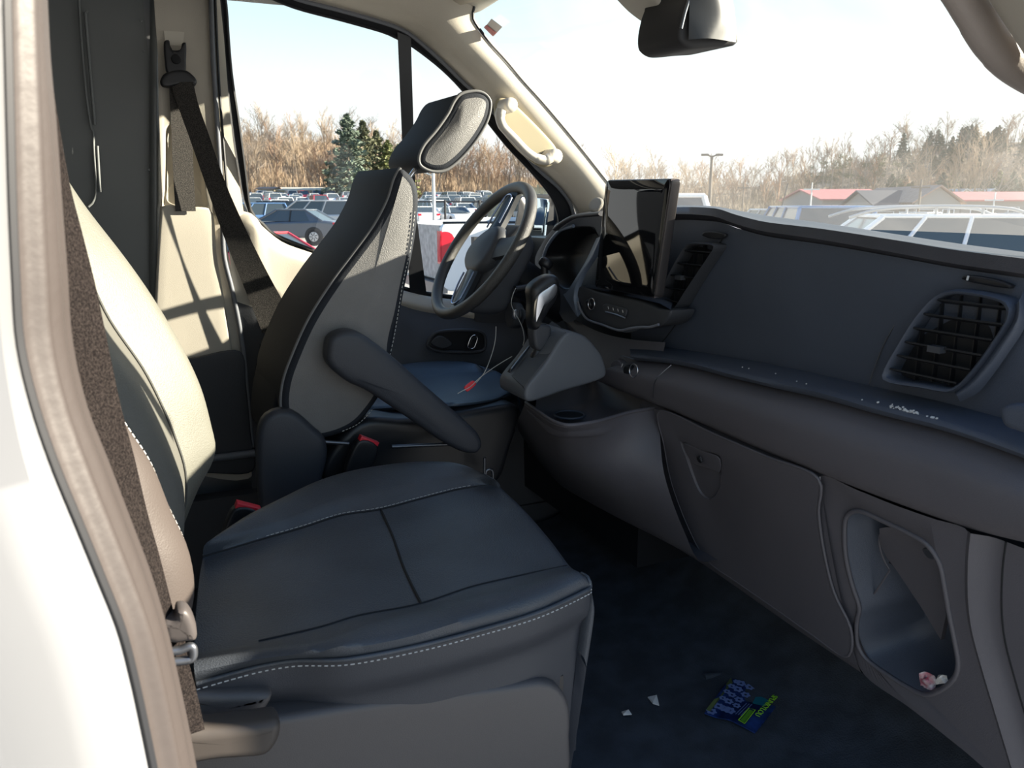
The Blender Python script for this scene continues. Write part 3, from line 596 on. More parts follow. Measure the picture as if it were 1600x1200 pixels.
# lower panel: glovebox zone
l5 = [(1030, 838), (1090, 875), (1150, 916), (1215, 962), (1275, 1003), (1345, 1050)]
u = [PLD(*p, .0) for p in ((1000, 628), (1085, 661), (1140, 685), (1200, 711), (1240, 727), (1281, 744))]
lo = [PLD(*p, .0) for p in l5]
b = MB(); b.patch([dwn(u, .02, .01), u, [a.lerp(c, .5) + V((-.012, 0, 0)) for a, c in zip(u, lo)], lo, dwn(lo, .06, -.02), dwn(lo, .2, .0)], DASHLO, 50, 24)
b.build('lower_panel', db)
gb = [(1031, 642), (1120, 680), (1200, 714), (1277, 746), (1279, 800), (1287, 860), (1303, 925), (1330, 985), (1322, 1026), (1270, 992), (1215, 953), (1150, 908), (1104, 874), (1075, 822), (1050, 755), (1038, 695)]
b = MB(); b.ringp([PLD(*p, .018) for p in gb], [PLD(*p, .018) for p in ((1062, 688), (1095, 700), (1126, 713), (1128, 745), (1124, 770), (1108, 784), (1092, 772), (1078, 742), (1068, 712))], DASHLO, 80, (.022, 0, .004))
b.puff([PLD(*p, .016) for p in gb], (.01, 0, 0), .003, VOID, 70) if False else None
b.tube([PLD(*p, .0165) for p in gb], .003, DASHLO, 90, True, 8)
gbo = b.build('glovebox_door', db)
b = MB(); b.puff([PLD(*p, .016) for p in ((1068, 693), (1095, 703), (1123, 715), (1124, 738), (1110, 733), (1082, 724))], (.004, 0, 0), .002, DASHLO, 24); b.build('latch_pull', gbo)
b = MB(); b.disc(PLD(1095, 717, .022), (-1, 0, -.3), .0085, .006, BLACK, 20, .2, .8); b.tube([PLD(1094, 713, .026), PLD(1097, 721, .026)], .0015, GUN, res=5); b.build('lock', gbo)
# panel right of the glovebox with the open storage pocket
po = [(1281, 744), (1340, 766), (1400, 790), (1460, 811), (1512, 829), (1508, 870), (1508, 930), (1514, 980), (1530, 1040), (1548, 1100), (1570, 1170), (1590, 1240), (1500, 1168), (1420, 1105), (1352, 1056), (1326, 1000), (1306, 930), (1290, 862), (1282, 800)]
pi = [(1323, 808), (1343, 798), (1381, 814), (1425, 835), (1451, 852), (1469, 881), (1477, 919), (1483, 954), (1492, 998), (1498, 1036), (1492, 1059), (1472, 1077), (1448, 1085), (1425, 1077), (1381, 1050), (1352, 1027), (1340, 1004), (1339, 972), (1343, 948), (1332, 913), (1323, 875), (1320, 840)]
PI = [PLD(*p, .0) for p in pi]
b = MB(); b.ringp([PLD(*p, .0) for p in po], PI, DASHLO, 110, (.12, -.03, .02), DASH)
b.tube([p + V((-.001, 0, 0)) for p in PI], .0045, DASHLO, 110, True, 8)
b.tube([PLD(*p, -.0) for p in ((1281, 744), (1283, 800), (1291, 862), (1307, 930), (1328, 995))], .0016, GUN, 40, False, 6)
b.patch([[PLD(1352, 1056), PLD(1420, 1105), PLD(1500, 1168), PLD(1590, 1240)], [PLD(1352, 1056) + V((.2, 0, 0)), PLD(1420, 1105) + V((.2, 0, 0)), PLD(1500, 1168) + V((.2, 0, 0)), PLD(1590, 1240) + V((.2, 0, 0))]], DASHLO, 12, 4)
b.build('pocket_panel', db)
b = MB(); cz = [(1374, 826), (1395, 824), (1430, 838), (1455, 858), (1468, 890), (1474, 930), (1478, 960)]
back_ = [PLD(*p, -.03) for p in cz]; b.patch([back_, [PLD(*p, -.045) for p in ((1375, 850), (1385, 870), (1400, 890), (1420, 920), (1440, 950), (1455, 975), (1470, 1000))]], DASHLO, 24, 6, (.01, 0, 0))
b.tube([PLD(*p, -.044) for p in ((1375, 835), (1374, 850), (1380, 872), (1391, 892))], .002, DASHLO, 20, False, 6)
b.tube([PLD(*p, -.03) for p in ((1391, 890), (1370, 922), (1347, 955), (1344, 990))], .0018, DASHLO, 20, False, 6); b.build('pocket_liner', db)
b = MB(); b.puff([PLD(*p, -.01) for p in ((1440, 858), (1452, 858), (1461, 868), (1460, 874), (1448, 872))], (.012, 0, 0), .003, GUN, 20); b.build('pocket_bump', db)
# right end block
e0 = [PLD(*p) for p in ((1512, 829), (1508, 870), (1508, 930), (1514, 980), (1530, 1040), (1548, 1100), (1590, 1240))]
b = MB(); b.patch([e0, [p + V((-.006, -.008, 0)) for p in e0], [p + V((.012, -.035, 0)) for p in e0], [p + V((.012, -.16, 0)) for p in e0]], DASHLO, 30, 16)
b.tube([p + V((.0125, -.05, 0)) for p in e0], .0015, VOID, 30, False, 6); b.build('end_panel', db)
b = MB(); b.puff(many(PX, [(1580, 640), (1586, 632), (1600, 628), (1640, 634), (1640, 675), (1600, 668), (1586, 660)], 1.06), (-.03, 0, 0), .01, DASH, 30); b.build('shelf_stop', db)

# air vents
def vent(name, label, quad, x, nsl, rim, inset=.10, knob=True):
    """bezel with a dark duct and horizontal slats"""
    q = [PX(p[0], p[1], x) for p in quad]     # TL TR BR BL loop of many points
    c = sum(q, V()) / len(q)
    n = 60; O = cr(q, n, True); I = [p.lerp(c, inset) for p in O]; I2 = [p + V((.008, 0, 0)) for p in I]
    b = MB(); rows = [[p + V((.025, 0, 0)) for p in O], O, [p.lerp(c, inset * .35) + V((-.008, 0, 0)) for p in O], [p.lerp(c, inset * .8) + V((-.006, 0, 0)) for p in O], I2, [p + V((.035, 0, 0)) for p in I2]]
    vs = sum(rows, []); fs = [(k * n + i, k * n + (i + 1) % n, (k + 1) * n + (i + 1) % n, (k + 1) * n + i) for k in range(5) for i in range(n)]
    vs.append(c + V((.03, 0, 0))); b.add(vs, fs, rim); bz = b.build(name, db, label=label)
    b = MB(); b.add([p + V((.02, 0, 0)) for p in I2] + [c + V((.02, 0, 0))], [(i, (i + 1) % n, n) for i in range(n)], VOID, False); b.build('duct', bz)
    zt = max(p.z for p in I); zb = min(p.z for p in I)
    for k in range(nsl):
        z = zt + (zb - zt) * (k + .55) / (nsl + .1); ys = []
        for i in range(n):
            a, d = I[i], I[(i + 1) % n]
            if (a.z - z) * (d.z - z) <= 0 and abs(a.z - d.z) > 1e-9: ys.append(a.y + (d.y - a.y) * (z - a.z) / (d.z - a.z))
        if len(ys) < 2: continue
        y0, y1 = min(ys), max(ys); b = MB()
        b.box((x + .006, (y0 + y1) / 2, z), (.018, (y1 - y0) * .985, .0028), BLACK, Matrix.Rotation(R(18), 3, 'Y')); b.build('slat', bz)
        if knob and k == nsl // 2:
            b = MB(); b.box((x - .004, (y0 * .45 + y1 * .55), z), (.014, .022, .010), DKTRIM); b.build('vent_knob', bz)
    for k in range(5):
        t = (k + .8) / 6; y = min(p.y for p in I) * (1 - t) + max(p.y for p in I) * t; zz = []
        for i in range(n):
            a, d = I[i], I[(i + 1) % n]
            if (a.y - y) * (d.y - y) <= 0 and abs(a.y - d.y) > 1e-9: zz.append(a.z + (d.z - a.z) * (y - a.y) / (d.y - a.y))
        if len(zz) >= 2:
            b = MB(); b.box((x + .02, y, (min(zz) + max(zz)) / 2), (.010, .0015, (max(zz) - min(zz)) * .97), BLACK); b.build('rear_vane', bz)
    return bz
vent('air_vent', 'large passenger side air vent in a blue grey bezel', [(1474, 456), (1500, 452), (1545, 458), (1578, 468), (1586, 480), (1582, 500), (1560, 535), (1535, 570), (1505, 604), (1485, 614), (1440, 607), (1395, 600), (1380, 592), (1385, 575), (1405, 540), (1430, 500), (1455, 470)], 1.09, 6, DASH)
vent('air_vent', 'narrow centre air vent beside the screen', [(1078, 381), (1100, 379), (1121, 383), (1112, 400), (1095, 425), (1075, 455), (1055, 484), (1040, 484), (1026, 480), (1036, 455), (1050, 425), (1065, 398)], 1.085, 5, DKTRIM, .08)
b = MB(); b.puff(many(PX, [(1500, 435), (1506, 430), (1530, 432), (1560, 438), (1580, 446), (1578, 451), (1550, 448), (1510, 440)], 1.095), (.012, 0, 0), .004, BLACK, 36); b.tube(many(PX, [(1513, 431), (1511, 438)], 1.088), .0016, STITCH, res=6); b.build('vent_dial', db)
b = MB(); b.puff(many(PX, [(1096, 368), (1100, 362), (1118, 362), (1133, 366), (1128, 373), (1110, 373)], 1.09), (.01, 0, 0), .003, BLACK, 30); b.build('vent_dial', db)

# wide surround to the right of the large vent
b = MB(); b.patch([many(PX, [(1600, 452), (1606, 500), (1570, 560), (1530, 612), (1500, 628)], 1.10), many(PX, [(1592, 470), (1590, 500), (1563, 545), (1525, 595), (1495, 618)], 1.082), many(PX, [(1586, 476), (1582, 500), (1555, 540), (1515, 592), (1490, 612)], 1.10)], DASH, 24, 12); b.build('vent_surround', db)

# control panel under the screen, its trim line and knobs
b = MB()
cp = [(898, 452), (912, 448), (935, 456), (1000, 470), (1030, 482), (1048, 486), (1036, 506), (1010, 512), (985, 516), (960, 514), (925, 502), (912, 486)]
b.puff(many(PX, cp, 1.045), (.07, 0, 0), .006, DKTRIM, 70)
b.patch([many(PX, [(912, 448), (960, 458), (1030, 474), (1048, 484)], 1.045), many(PX, [(925, 440), (960, 448), (1036, 462), (1052, 470)], 1.10)], DASH, 20, 5)
cpo = b.build('control_panel', db)
b = MB(); b.tube(many(PX, [(903, 471), (908, 486), (918, 499), (940, 507), (967, 516), (985, 513), (1000, 511), (1015, 511), (1029, 507)], 1.034), .0032, mat('dull silver trim', (.20, .21, .245), .35, .3), 60, False, 8)
b.puff(many(PX, [(967, 516), (985, 512), (1000, 511), (992, 517), (978, 520)], 1.034), (.004, 0, 0), .0015, GUN, 24); b.build('trim_line', cpo)
b = MB(); b.disc(PX(924, 475, 1.045), (-1, 0, 0), .0125, .012, BLACK, 24); b.tube([PX(924 + 5 * math.cos(t), 475 + 9 * math.sin(t), 1.032) for t in [k * math.pi / 12 for k in range(24)]], .0012, SILVER, 0, True, 6); b.build('volume_knob', cpo)
b = MB(); b.puff(many(PX, [(944, 478), (950, 474), (975, 480), (982, 484), (978, 496), (960, 492), (946, 486)], 1.045), (-.006, 0, 0), .003, DKTRIM, 30)
for k in range(4): b.tube(many(PX, [(950 + 7.5 * k, 479 + 1.8 * k), (951 + 7.5 * k, 483 + 1.8 * k)], 1.0375), .0009, STITCH, res=5)
b.tube(many(PX, [(946, 487), (962, 491), (977, 497)], 1.034), .002, SILVER, 12, False, 6); b.build('button_strip', cpo)
# centre stack below, USB cover and power knob
b = MB(); b.patch([many(PX, [(860, 470), (900, 500), (940, 520), (985, 530), (1040, 535)], 1.10), many(PX, [(880, 500), (905, 530), (940, 545), (985, 550), (1035, 560)], 1.09), many(PX, [(890, 520), (915, 550), (940, 575), (985, 590), (1035, 600)], 1.075), many(PX, [(895, 545), (918, 580), (935, 595), (985, 618), (1035, 634)], 1.085)], DASHLO, 30, 20); b.build('centre_stack', db)
b = MB(); b.puff([PX(962 + 9 * math.cos(t) + 3 * 0, 573 + 11 * math.sin(t), 1.048) for t in [k * math.pi / 10 for k in range(20)]], (.02, 0, 0), .003, DASHLO); b.tube(many(PX, [(973, 568), (970, 577)], 1.045), .0012, STITCH, res=5); b.tube(many(PX, [(971, 556), (980, 558), (990, 561)], 1.04), .0015, GUN, 8, False, 6); b.build('socket_cover', db)
b = MB(); b.disc(PX(989, 579, 1.055), (-1, 0, 0), .0155, .02, BLACK, 28); b.tube([PX(990 + 6.5 * math.cos(t), 579 + 10.5 * math.sin(t), 1.034) for t in [k * math.pi / 12 for k in range(24)]], .0013, SILVER, 0, True, 6); b.build('push_button', db, label='round button with a silver ring')
# open tray with cup well
rim = [PZ(*p, 1.375) for p in ((822, 628), (853, 650), (870, 659), (890, 663), (933, 657), (983, 643), (1030, 635))]
bk_ = [PZ(*p, 1.375) for p in ((838, 622), (870, 610), (905, 600), (930, 592), (975, 606), (1000, 616), (1025, 626))]
b = MB(); dp = [.05 * min(1, (p - q).length / .09) for p, q in zip(rim, bk_)]; fl = [V((p.x * .88 + q.x * .12, p.y * .88 + q.y * .12, 1.375 - d)) for p, q, d in zip(rim, bk_, dp)]; fl2 = [V((p.x * .15 + q.x * .85, p.y * .15 + q.y * .85, 1.375 - d)) for p, q, d in zip(rim, bk_, dp)]
bot = [PX(*p, 1.12) for p in ((838, 700), (866, 738), (890, 762), (930, 786), (980, 814), (1040, 845), (1100, 878))]
out1 = [a.lerp(c, .45) + V((-.05, -.01, .01)) for a, c in zip(rim, bot)]
rin = [p + (q - p).normalized() * .010 + V((0, 0, -.003)) for p, q in zip(rim, bk_)]; b.tube([p + V((0, 0, -.002)) for p in rim], .0045, DASHLO, 60, False, 8)
b.patch([bk_, fl2, fl, rin, rim],  DASHLO, 60, 40)
b.patch([rim, [p + V((-.004, 0, -.006)) for p in rim], [a.lerp(c, .12) + V((-.015, 0, 0)) for a, c in zip(rim, bot)], out1, [a.lerp(c, .8) + V((-.03, 0, 0)) for a, c in zip(rim, bot)], bot, dwn(bot, .2, .02)], DASHLO, 60, 70)
b.build('centre_tray', db)
cwl = PZ(890, 648, 1.34); b = MB(); b.tube([cwl + V((.038 * math.cos(t), .038 * math.sin(t), 0)) for t in [k * math.pi / 14 for k in range(28)]], .003, DASH, 0, True, 6); b.disc(cwl + V((0, 0, -.004)), (0, 0, 1), .037, .003, VOID, 28); b.build('cup_well', db)
# gear console: solid side with slanted gate
gs = [(884, 521), (910, 523), (930, 540), (945, 565), (945, 590), (880, 612), (836, 627), (822, 626), (822, 606), (850, 570)]
b = MB(); b.puff(many(PY, gs, .02), (0, .15, 0), .008, mat('console plastic', (.10, .11, .125), .5, bump=.2, bscale=500), 60)
b.patch([many(PY, [(794, 582), (826, 542), (862, 502)], .155), many(PY, [(800, 588), (835, 545), (872, 508)], .11), many(PY, [(818, 604), (852, 562), (884, 519)], .025)], DKTRIM, 16, 12, (.01, 0, -.02))
b.build('gear_console', db)
b = MB(); b.puff(many(PY, [(797, 578), (826, 541), (833, 545), (822, 566), (806, 588)], .13), (0, .02, -.01), .002, mat('gate gloss', (.03, .035, .045), .15), 30); b.tube(many(PY, [(799, 576), (826, 541)], .128), .0015, GUN, res=6); b.build('gear_gate', db)
b = MB(); b.box((1.32, .5, 1.3), (.3, .76, .9), BLACK); b.box((1.35, -.1, 1.45), (.3, 1.9, .5), BLACK); b.box((1.42, -.35, 1.1), (.22, 1.1, .3), BLACK); b.build('inner_core', db)

# instrument binnacle
bo_ = [(836, 412), (846, 382), (864, 358), (895, 341), (935, 336), (944, 345), (944, 400), (936, 440), (915, 470), (898, 500), (880, 500), (862, 462)]
bi = [(849, 404), (858, 382), (876, 362), (898, 354), (925, 354), (934, 364), (930, 390), (918, 418), (904, 440), (890, 452), (876, 450), (862, 432)]
b = MB(); b.ringp(many(PX, bo_, 1.075), many(PX, bi, 1.075), DASH, 80, (.07, 0, 0), BLACK); b.build('instrument_hood', db)
b = MB(); b.tube(many(PX, [(848, 406), (855, 385), (873, 362), (896, 353)], 1.07), .005, mat('blue grey trim', (.16, .20, .27), .4), 30, False, 8); b.build('hood_trim', db)
b = MB(); b.patch([many(PX, [(945, 366), (935, 398), (915, 430), (905, 460), (908, 490)], 1.05), many(PX, [(938, 370), (924, 402), (905, 432), (896, 460), (902, 495)], 1.035), many(PX, [(932, 372), (915, 408), (896, 440), (886, 456), (880, 460)], 1.06)], MATS['blue grey trim'], 30, 12); b.build('hood_trim', db)
b = MB(); b.tube(many(PX, [(868, 358), (880, 348), (900, 338), (940, 334)], 1.06), .010, PAD, 30, False, 10, ((0, 0, 1), .6)); b.build('hood_brow', db)

# touchscreen
ts = thing('touchscreen', 'tall black glossy screen standing on the dashboard centre', 'screen', tuple(PX(1000, 460, 1.05)))
sc = [(947, 281), (1049, 279), (1022, 466), (929, 449)]
def rq(q, r=.012, n=5):
    P = many(PX, q, 1.02); out = []
    for i in range(4):
        a, c, d = P[i - 1], P[i], P[(i + 1) % 4]; u_ = (a - c).normalized() * r; w_ = (d - c).normalized() * r
        for k in range(n):
            t = k / (n - 1); out.append(c + u_ * (1 - t) ** 2 + w_ * t ** 2)
    return out
P = rq(sc); b = MB(); b.puff([p + V((.001, -.001, 0)) for p in P], (.022, -.004, 0), .003, mat('screen casing', (.05, .045, .045), .3, .3)); b.build('casing', ts)
b = MB(); cc = sum(P, V()) / len(P); b.puff([p.lerp(cc, .012) + V((-.001, 0, 0)) for p in P], (.003, 0, 0), .001, SCREEN, 0, 2); b.build('glass', ts, label='black reflective glass')
b = MB(); b.patch([many(PX, [(1049, 279), (1022, 466)], 1.021), many(PX, [(1060, 280), (1034, 462)], 1.04)], mat('brushed edge', (.30, .26, .26), .25, .7), 10, 4, (.003, 0, 0)); b.build('side_edge', ts, label='metallic side edge')
b = MB(); b.box(PX(985, 420, 1.09), (.09, .10, .10), BLACK); b.build('stand', ts)

# ================================================================== STEERING WHEEL
sw = thing('steering_wheel', 'black three spoke steering wheel in front of the driver seat', 'steering wheel', (.86, .47, 1.73))
WC = (PY(815, 285, .47) + PY(690, 497, .47)) / 2
th = R(34); un = V((math.sin(th), 0, math.cos(th))); nn = V((-math.cos(th), 0, math.sin(th))); vn = V((0, 1, 0)); UR, VR = un, vn; TR_ = R(100)
def wp(u, v, k=0): return WC + un * u + vn * v + nn * k
RR = (PY(815, 285, .47) - PY(690, 497, .47)).length / 2 - .016
RIM = mat('wheel rim leather', (.055, .053, .050), .38, bump=.8, bscale=500)
def wr0(u, v, k=0): return WC + UR * u + VR * v + nn * k
b = MB(); b.tube([wr0(RR * math.cos(2 * math.pi * k / 72), RR * math.sin(2 * math.pi * k / 72)) for k in range(72)], .0165, RIM, 0, True, 16); b.build('rim', sw)
un, vn = UR * math.cos(TR_) + VR * math.sin(TR_), VR * math.cos(TR_) - UR * math.sin(TR_)
b = MB(); b.puff([wp(.085 * math.cos(t) - .01 + .01 * math.cos(2 * t), .078 * math.sin(t), .012) for t in [k * math.pi / 20 for k in range(40)]], nn * -.05, .022, DKTRIM, 0, 5, .008); b.build('hub_pad', sw)
for sy in (-1, 1):
    b = MB(); b.patch([[wp(.03, sy * .06, 0), wp(.03, sy * .12, -.004), wp(.02, sy * (RR - .008), 0)], [wp(-.01, sy * .06, .008), wp(-.01, sy * .12, .004), wp(-.01, sy * (RR - .008), .004)], [wp(-.045, sy * .05, 0), wp(-.04, sy * .12, -.004), wp(-.045, sy * (RR - .01), 0)]], BLACK, 14, 10, nn * -.014); sp_ = b.build('spoke', sw)
    b = MB(); b.tube([wp(.028, sy * .075, .006), wp(.022, sy * .12, .008), wp(.0, sy * (RR - .03), .008), wp(-.035, sy * (RR - .04), .006), wp(-.038, sy * .08, .006)], .0028, mat('blue satin trim', (.35, .40, .52), .25, .9), 30, False, 8); b.build('spoke_trim', sp_)
b = MB(); b.patch([[wp(-.05, -.035, 0), wp(-.12, -.03, -.006), wp(-(RR - .006), -.03, 0)], [wp(-.05, 0, .004), wp(-.12, 0, 0), wp(-(RR - .006), 0, .002)], [wp(-.05, .035, 0), wp(-.12, .03, -.006), wp(-(RR - .006), .03, 0)]], DKTRIM, 12, 10, nn * -.014); b.build('spoke', sw)
cl = [(752, 445), (775, 400), (795, 368), (823, 352), (838, 383), (833, 405), (806, 458), (794, 486), (762, 492), (735, 484)]
b = MB(); b.puff(many(PY, cl, .39), (.0, .16, 0), .02, DKTRIM, 50, 5); b.build('column_shroud', sw)
un, vn = UR, VR
b = MB(); b.tube([wp(0, 0, -.03), wp(0, 0, -.16), wp(0, 0, -.32)], [.05, .055, .05], BLACK, res=16); b.build('column', sw)
b = MB(); b.tube(many(PY, [(805, 452), (835, 446), (850, 432), (850, 415)], .35), .010, BLACK, 20, False, 10); b.disc(PY(849, 418, .35), un, .020, .026, BLACK, 18, .4); b.build('stalk', sw)
b = MB(); b.disc(PY(812, 493, .37), (-1, 0, .1), .036, .03, DKTRIM, 28, .2); b.disc(PY(812, 493, .355), (-1, 0, .1), .024, .012, BLACK, 24); b.build('ignition_lock', sw)
ky = thing('ignition_key', 'silver key in the ignition lock behind the gear lever', 'key', tuple(PY(806, 492, .34)))
b = MB(); b.puff(many(PY, [(803, 485), (808, 484), (810, 494), (807, 500), (803, 496)], .33), (0, .012, 0), .003, SILVER, 20); b.build('key_head', ky)
b = MB(); b.puff(many(PY, [(817, 483), (821, 484), (823, 492), (821, 499), (817, 497)], .34), (0, .014, 0), .004, GUN, 20); b.build('key_cap', ky)
kt = thing('tag_cable', 'thin white wire loop with a red tag hanging from the ignition', 'key tag', tuple(PY(735, 603, .24)))
b = MB(); b.tube(many(PY, [(806, 450), (801, 462), (799, 475), (804, 488), (811, 500), (817, 515), (819, 530), (817, 540)], .315), .0011, STITCH, 40, False, 6)
b.tube(many(PY, [(775, 510), (774, 530), (769, 552), (758, 580), (744, 598), (735, 604)], .27), .0011, STITCH, 40, False, 6)
b.tube(many(PY, [(800, 557), (775, 572), (750, 590), (735, 604), (722, 611), (715, 615)], .26), .0011, STITCH, 40, False, 6); b.build('wire', kt)
b = MB(); b.puff(many(PY, [(726, 605), (739, 595), (744, 598), (743, 602), (731, 612), (727, 609)], .26), (0, .006, 0), .0015, RED, 24); b.build('tag', kt, label='red plastic tag')

# gear lever
gl_ = thing('gear_lever', 'black gear lever with a silver inset on its knob', 'gear lever', tuple(PY(840, 560, .09)))
b = MB(); b.tube(many(PY, [(838, 560), (843, 535), (846, 505)], .09), [.016, .012, .012], BLACK, 12, False, 12); b.build('shaft', gl_)
b = MB(); b.puff(many(PY, [(838, 545), (834, 520), (838, 508), (850, 507), (862, 512), (860, 530), (850, 548)], .07), (0, .04, 0), .008, DKTRIM, 30); b.build('collar', gl_)
kn = [(833, 452), (844, 439), (859, 431), (870, 430), (877, 437), (877, 453), (872, 470), (862, 486), (853, 501), (844, 516), (836, 516), (833, 500), (834, 476)]
b = MB(); b.puff(many(PY, kn, .06), (0, .055, 0), .018, BLACK, 50, 5); kb = b.build('knob', gl_)
b = MB(); b.puff(many(PY, [(843, 460), (855, 451), (867, 444), (871, 448), (869, 460), (860, 471), (849, 481), (842, 496), (838, 503), (838, 488), (840, 470)], .050), (0, .014, 0), .001, SILVER, 40, 3, .002); b.build('silver_inset', kb)

# ------------------------------------------------------------------ small things on the floor and in the pocket
pk = thing('snack_packet', 'dark blue snack packet with lime green lettering on the floor mat', 'packet', tuple(PZ(1160, 1100, .715)))
FZ = .716
TL, TR, BR, BL = [PZ(*p, FZ) for p in ((1143, 1060), (1225, 1092), (1180, 1142), (1101, 1112))]
def pk_(u, v, h=0): return TL.lerp(TR, u).lerp(BL.lerp(BR, u), v) + V((0, 0, h + .004 * math.sin(u * 7 + v * 4)))
b = MB(); b.patch([[pk_(u, v) for u in (0, .25, .5, .75, 1)] for v in (0, .33, .66, 1)], mat('packet navy foil', (.012, .03, .11), .35, col2=(.02, .05, .2), var=.3, vscale=40), 24, 24, (0, 0, -.003)); pb = b.build('packet_body', pk)
LIME = mat('lime print', (.35, .75, .03), .4); GEAR = mat('pale blue print', (.18, .25, .50), .4); TEAL = mat('teal print', (.01, .20, .26), .4)
random.seed(2); b = MB()
for k in range(16):
    u, v = (.12 + .26 * (k % 3) / 2 + random.uniform(-.03, .03)), .08 + .84 * (k // 3) / 5 + random.uniform(-.02, .02); r = random.uniform(.009, .014)
    c = pk_(u, v, .0035); pts = []
    for j in range(24):
        rr = r * (1.0 if j % 4 < 2 else .78); pts.append(c + V((rr * math.cos(j * math.pi / 12), rr * math.sin(j * math.pi / 12), 0)))
    inn = [c + V((r * .28 * math.cos(j * math.pi / 12), r * .28 * math.sin(j * math.pi / 12), 0)) for j in range(24)]
    b.add(pts + inn, [(j, (j + 1) % 24, 24 + (j + 1) % 24, 24 + j) for j in range(24)], GEAR, False)
for k in range(3): b.add([pk_(.52 + .05 * k, .45, .003), pk_(.54 + .05 * k, .45, .003), pk_(.54 + .05 * k, .85, .003), pk_(.52 + .05 * k, .85, .003)], [(0, 1, 2, 3)], GEAR, False)
b.add([pk_(.55, .02, .0028), pk_(.85, .02, .0028), pk_(.85, .42, .0028), pk_(.62, .42, .0028)], [(0, 1, 2, 3)], TEAL, False)
b.build('printed_gears', pb)
def text(body, name, parent, origin, ux, uy, size, m, n=0, ext=.0004):
    cu = bpy.data.curves.new(name, 'FONT'); cu.body = body; cu.size = size; cu.extrude = ext; cu.align_x = 'CENTER'; cu.align_y = 'CENTER'
    o = bpy.data.objects.new(name, cu); COL.objects.link(o); dg = bpy.context.evaluated_depsgraph_get(); me = bpy.data.meshes.new_from_object(o.evaluated_get(dg))
    bpy.data.objects.remove(o); ux = V(ux).normalized(); uz = ux.cross(V(uy)).normalized(); uy = uz.cross(ux)
    M = Matrix((ux, uy, uz)).transposed().to_4x4(); M.translation = V(origin); me.transform(M); me.materials.clear(); me.materials.append(m)
    o = bpy.data.objects.new(name, me); COL.objects.link(o)
    if parent: o.parent = parent; o.matrix_parent_inverse = Matrix.Translation(world_loc(parent)).inverted()
    return o
text('SPUNKYLOU', 'lettering', pb, pk_(.88, .42, .0065), BR - TR, TR - TL, .0175, LIME)
b = MB(); b.tube([pk_(u, v, .006) for u, v in ((.66, .62), (.78, .62), (.78, .98), (.66, .98))], .0012, LIME, 0, True, 6); b.add([pk_(.68, .64, .004), pk_(.76, .64, .004), pk_(.76, .96, .004), pk_(.68, .96, .004)], [(0, 1, 2, 3)], mat('green print', (.12, .35, .03), .4), False); b.build('printed_badge', pb)
b = MB(); b.add([pk_(.0, .02, .0035), pk_(.10, .16, .0035), pk_(.08, .95, .0035), pk_(0, .95, .0035)], [(0, 1, 2, 3)], mat('olive print', (.13, .17, .06), .5), False); b.build('printed_strip', pb)
PAPER = mat('white paper', (.75, .72, .68), .7)
def scrap(pts, label):
    P = [PZ(*p, .706) for p in pts]; b = MB(); k = len(P); top = [p + V((0, 0, .004 * (i % 2) + .002)) for i, p in enumerate(P)]
    b.add(P + top, [tuple(range(k)), tuple(range(2 * k - 1, k - 1, -1))] + [(i, (i + 1) % k, k + (i + 1) % k, k + i) for i in range(k)], PAPER, False)
    o = b.build('paper_scrap', loc=tuple(P[0])); tag(o, label, 'scrap', 'paper scraps on the floor mat')
scrap([(1012, 1090), (1026, 1089), (1030, 1103), (1020, 1100)], 'larger white paper scrap on the mat, closer to the snack packet')
scrap([(971, 1113), (982, 1112), (987, 1117), (974, 1118)], 'smaller white paper scrap on the mat, closer to the passenger seat')
cwp = thing('candy_wrapper', 'crumpled white and red wrapper at the bottom of the dashboard pocket', 'wrapper', tuple(PLD(1455, 1065)))
random.seed(8); b = MB(); g = [[PLD(1437 + 24 * i / 4 + random.uniform(-2, 2), 1050 + 26 * j / 4 + i * 1.2 + random.uniform(-2, 2), -.004 - random.random() * .016) for i in range(5)] for j in range(5)]
b.patch(g, mat('wrapper foil', (.75, .68, .70), .3, col2=(.6, .08, .15), var=.05, vscale=70), 12, 12, (.001, 0, 0)); b.build('wrapper_sheet', cwp)
b = MB(); g = [[PLD(1464 + 16 * i / 3 + random.uniform(-2, 2), 1056 + 12 * j / 3 + random.uniform(-2, 2), -.002 - random.random() * .012) for i in range(4)] for j in range(4)]
b.patch(g, PAPER, 10, 10, (.001, 0, 0)); b.build('torn_corner', cwp)
# inspection sticker on the windshield
st = thing('windshield_sticker', 'small white and red sticker in the upper far corner of the windshield', 'sticker', tuple(PWS(771, 42) + V((.015, 0, 0))))
so_ = V((.012, 0, 0))
def wsp(px, py): return PN(px, py, (.70, 0, .72), .70 * .985 + .72 * 2.345)
b = MB(); b.add([wsp(*p) for p in ((768, 29), (785, 42), (771, 57), (757, 43))], [(0, 1, 2, 3)], mat('sticker white', (.8, .78, .78), .5), False); b.build('sticker_face', st)
b = MB(); b.add([wsp(*p) + V((-.003, -.001, 0)) for p in ((761, 39), (777, 52), (771, 57), (757, 43))], [(0, 1, 2, 3)], mat('sticker red', (.75, .25, .25), .5), False); b.build('printed_band', st)

# outside mirror
om = thing('door_mirror', 'black framed door mirror outside the driver window', 'mirror', tuple(PY(850, 390, 1.18)))
mq = [(792, 408), (800, 360), (806, 330), (812, 306), (850, 304), (868, 306), (874, 318), (872, 360), (866, 400), (860, 430), (800, 440)]
b = MB(); b.puff(many(PY, mq, 1.16), (.10, .03, 0), .015, BLACK, 50); b.build('mirror_housing', om)
b = MB(); q = many(PY, [(797, 405), (806, 350), (815, 312), (852, 311), (856, 316), (851, 360), (846, 400), (838, 428), (800, 432)], 1.155); b.puff(q, (.012, .006, 0), .002, mat('mirror glass', (.75, .88, .93), .03, 1), 50); b.build('mirror_glass', om)
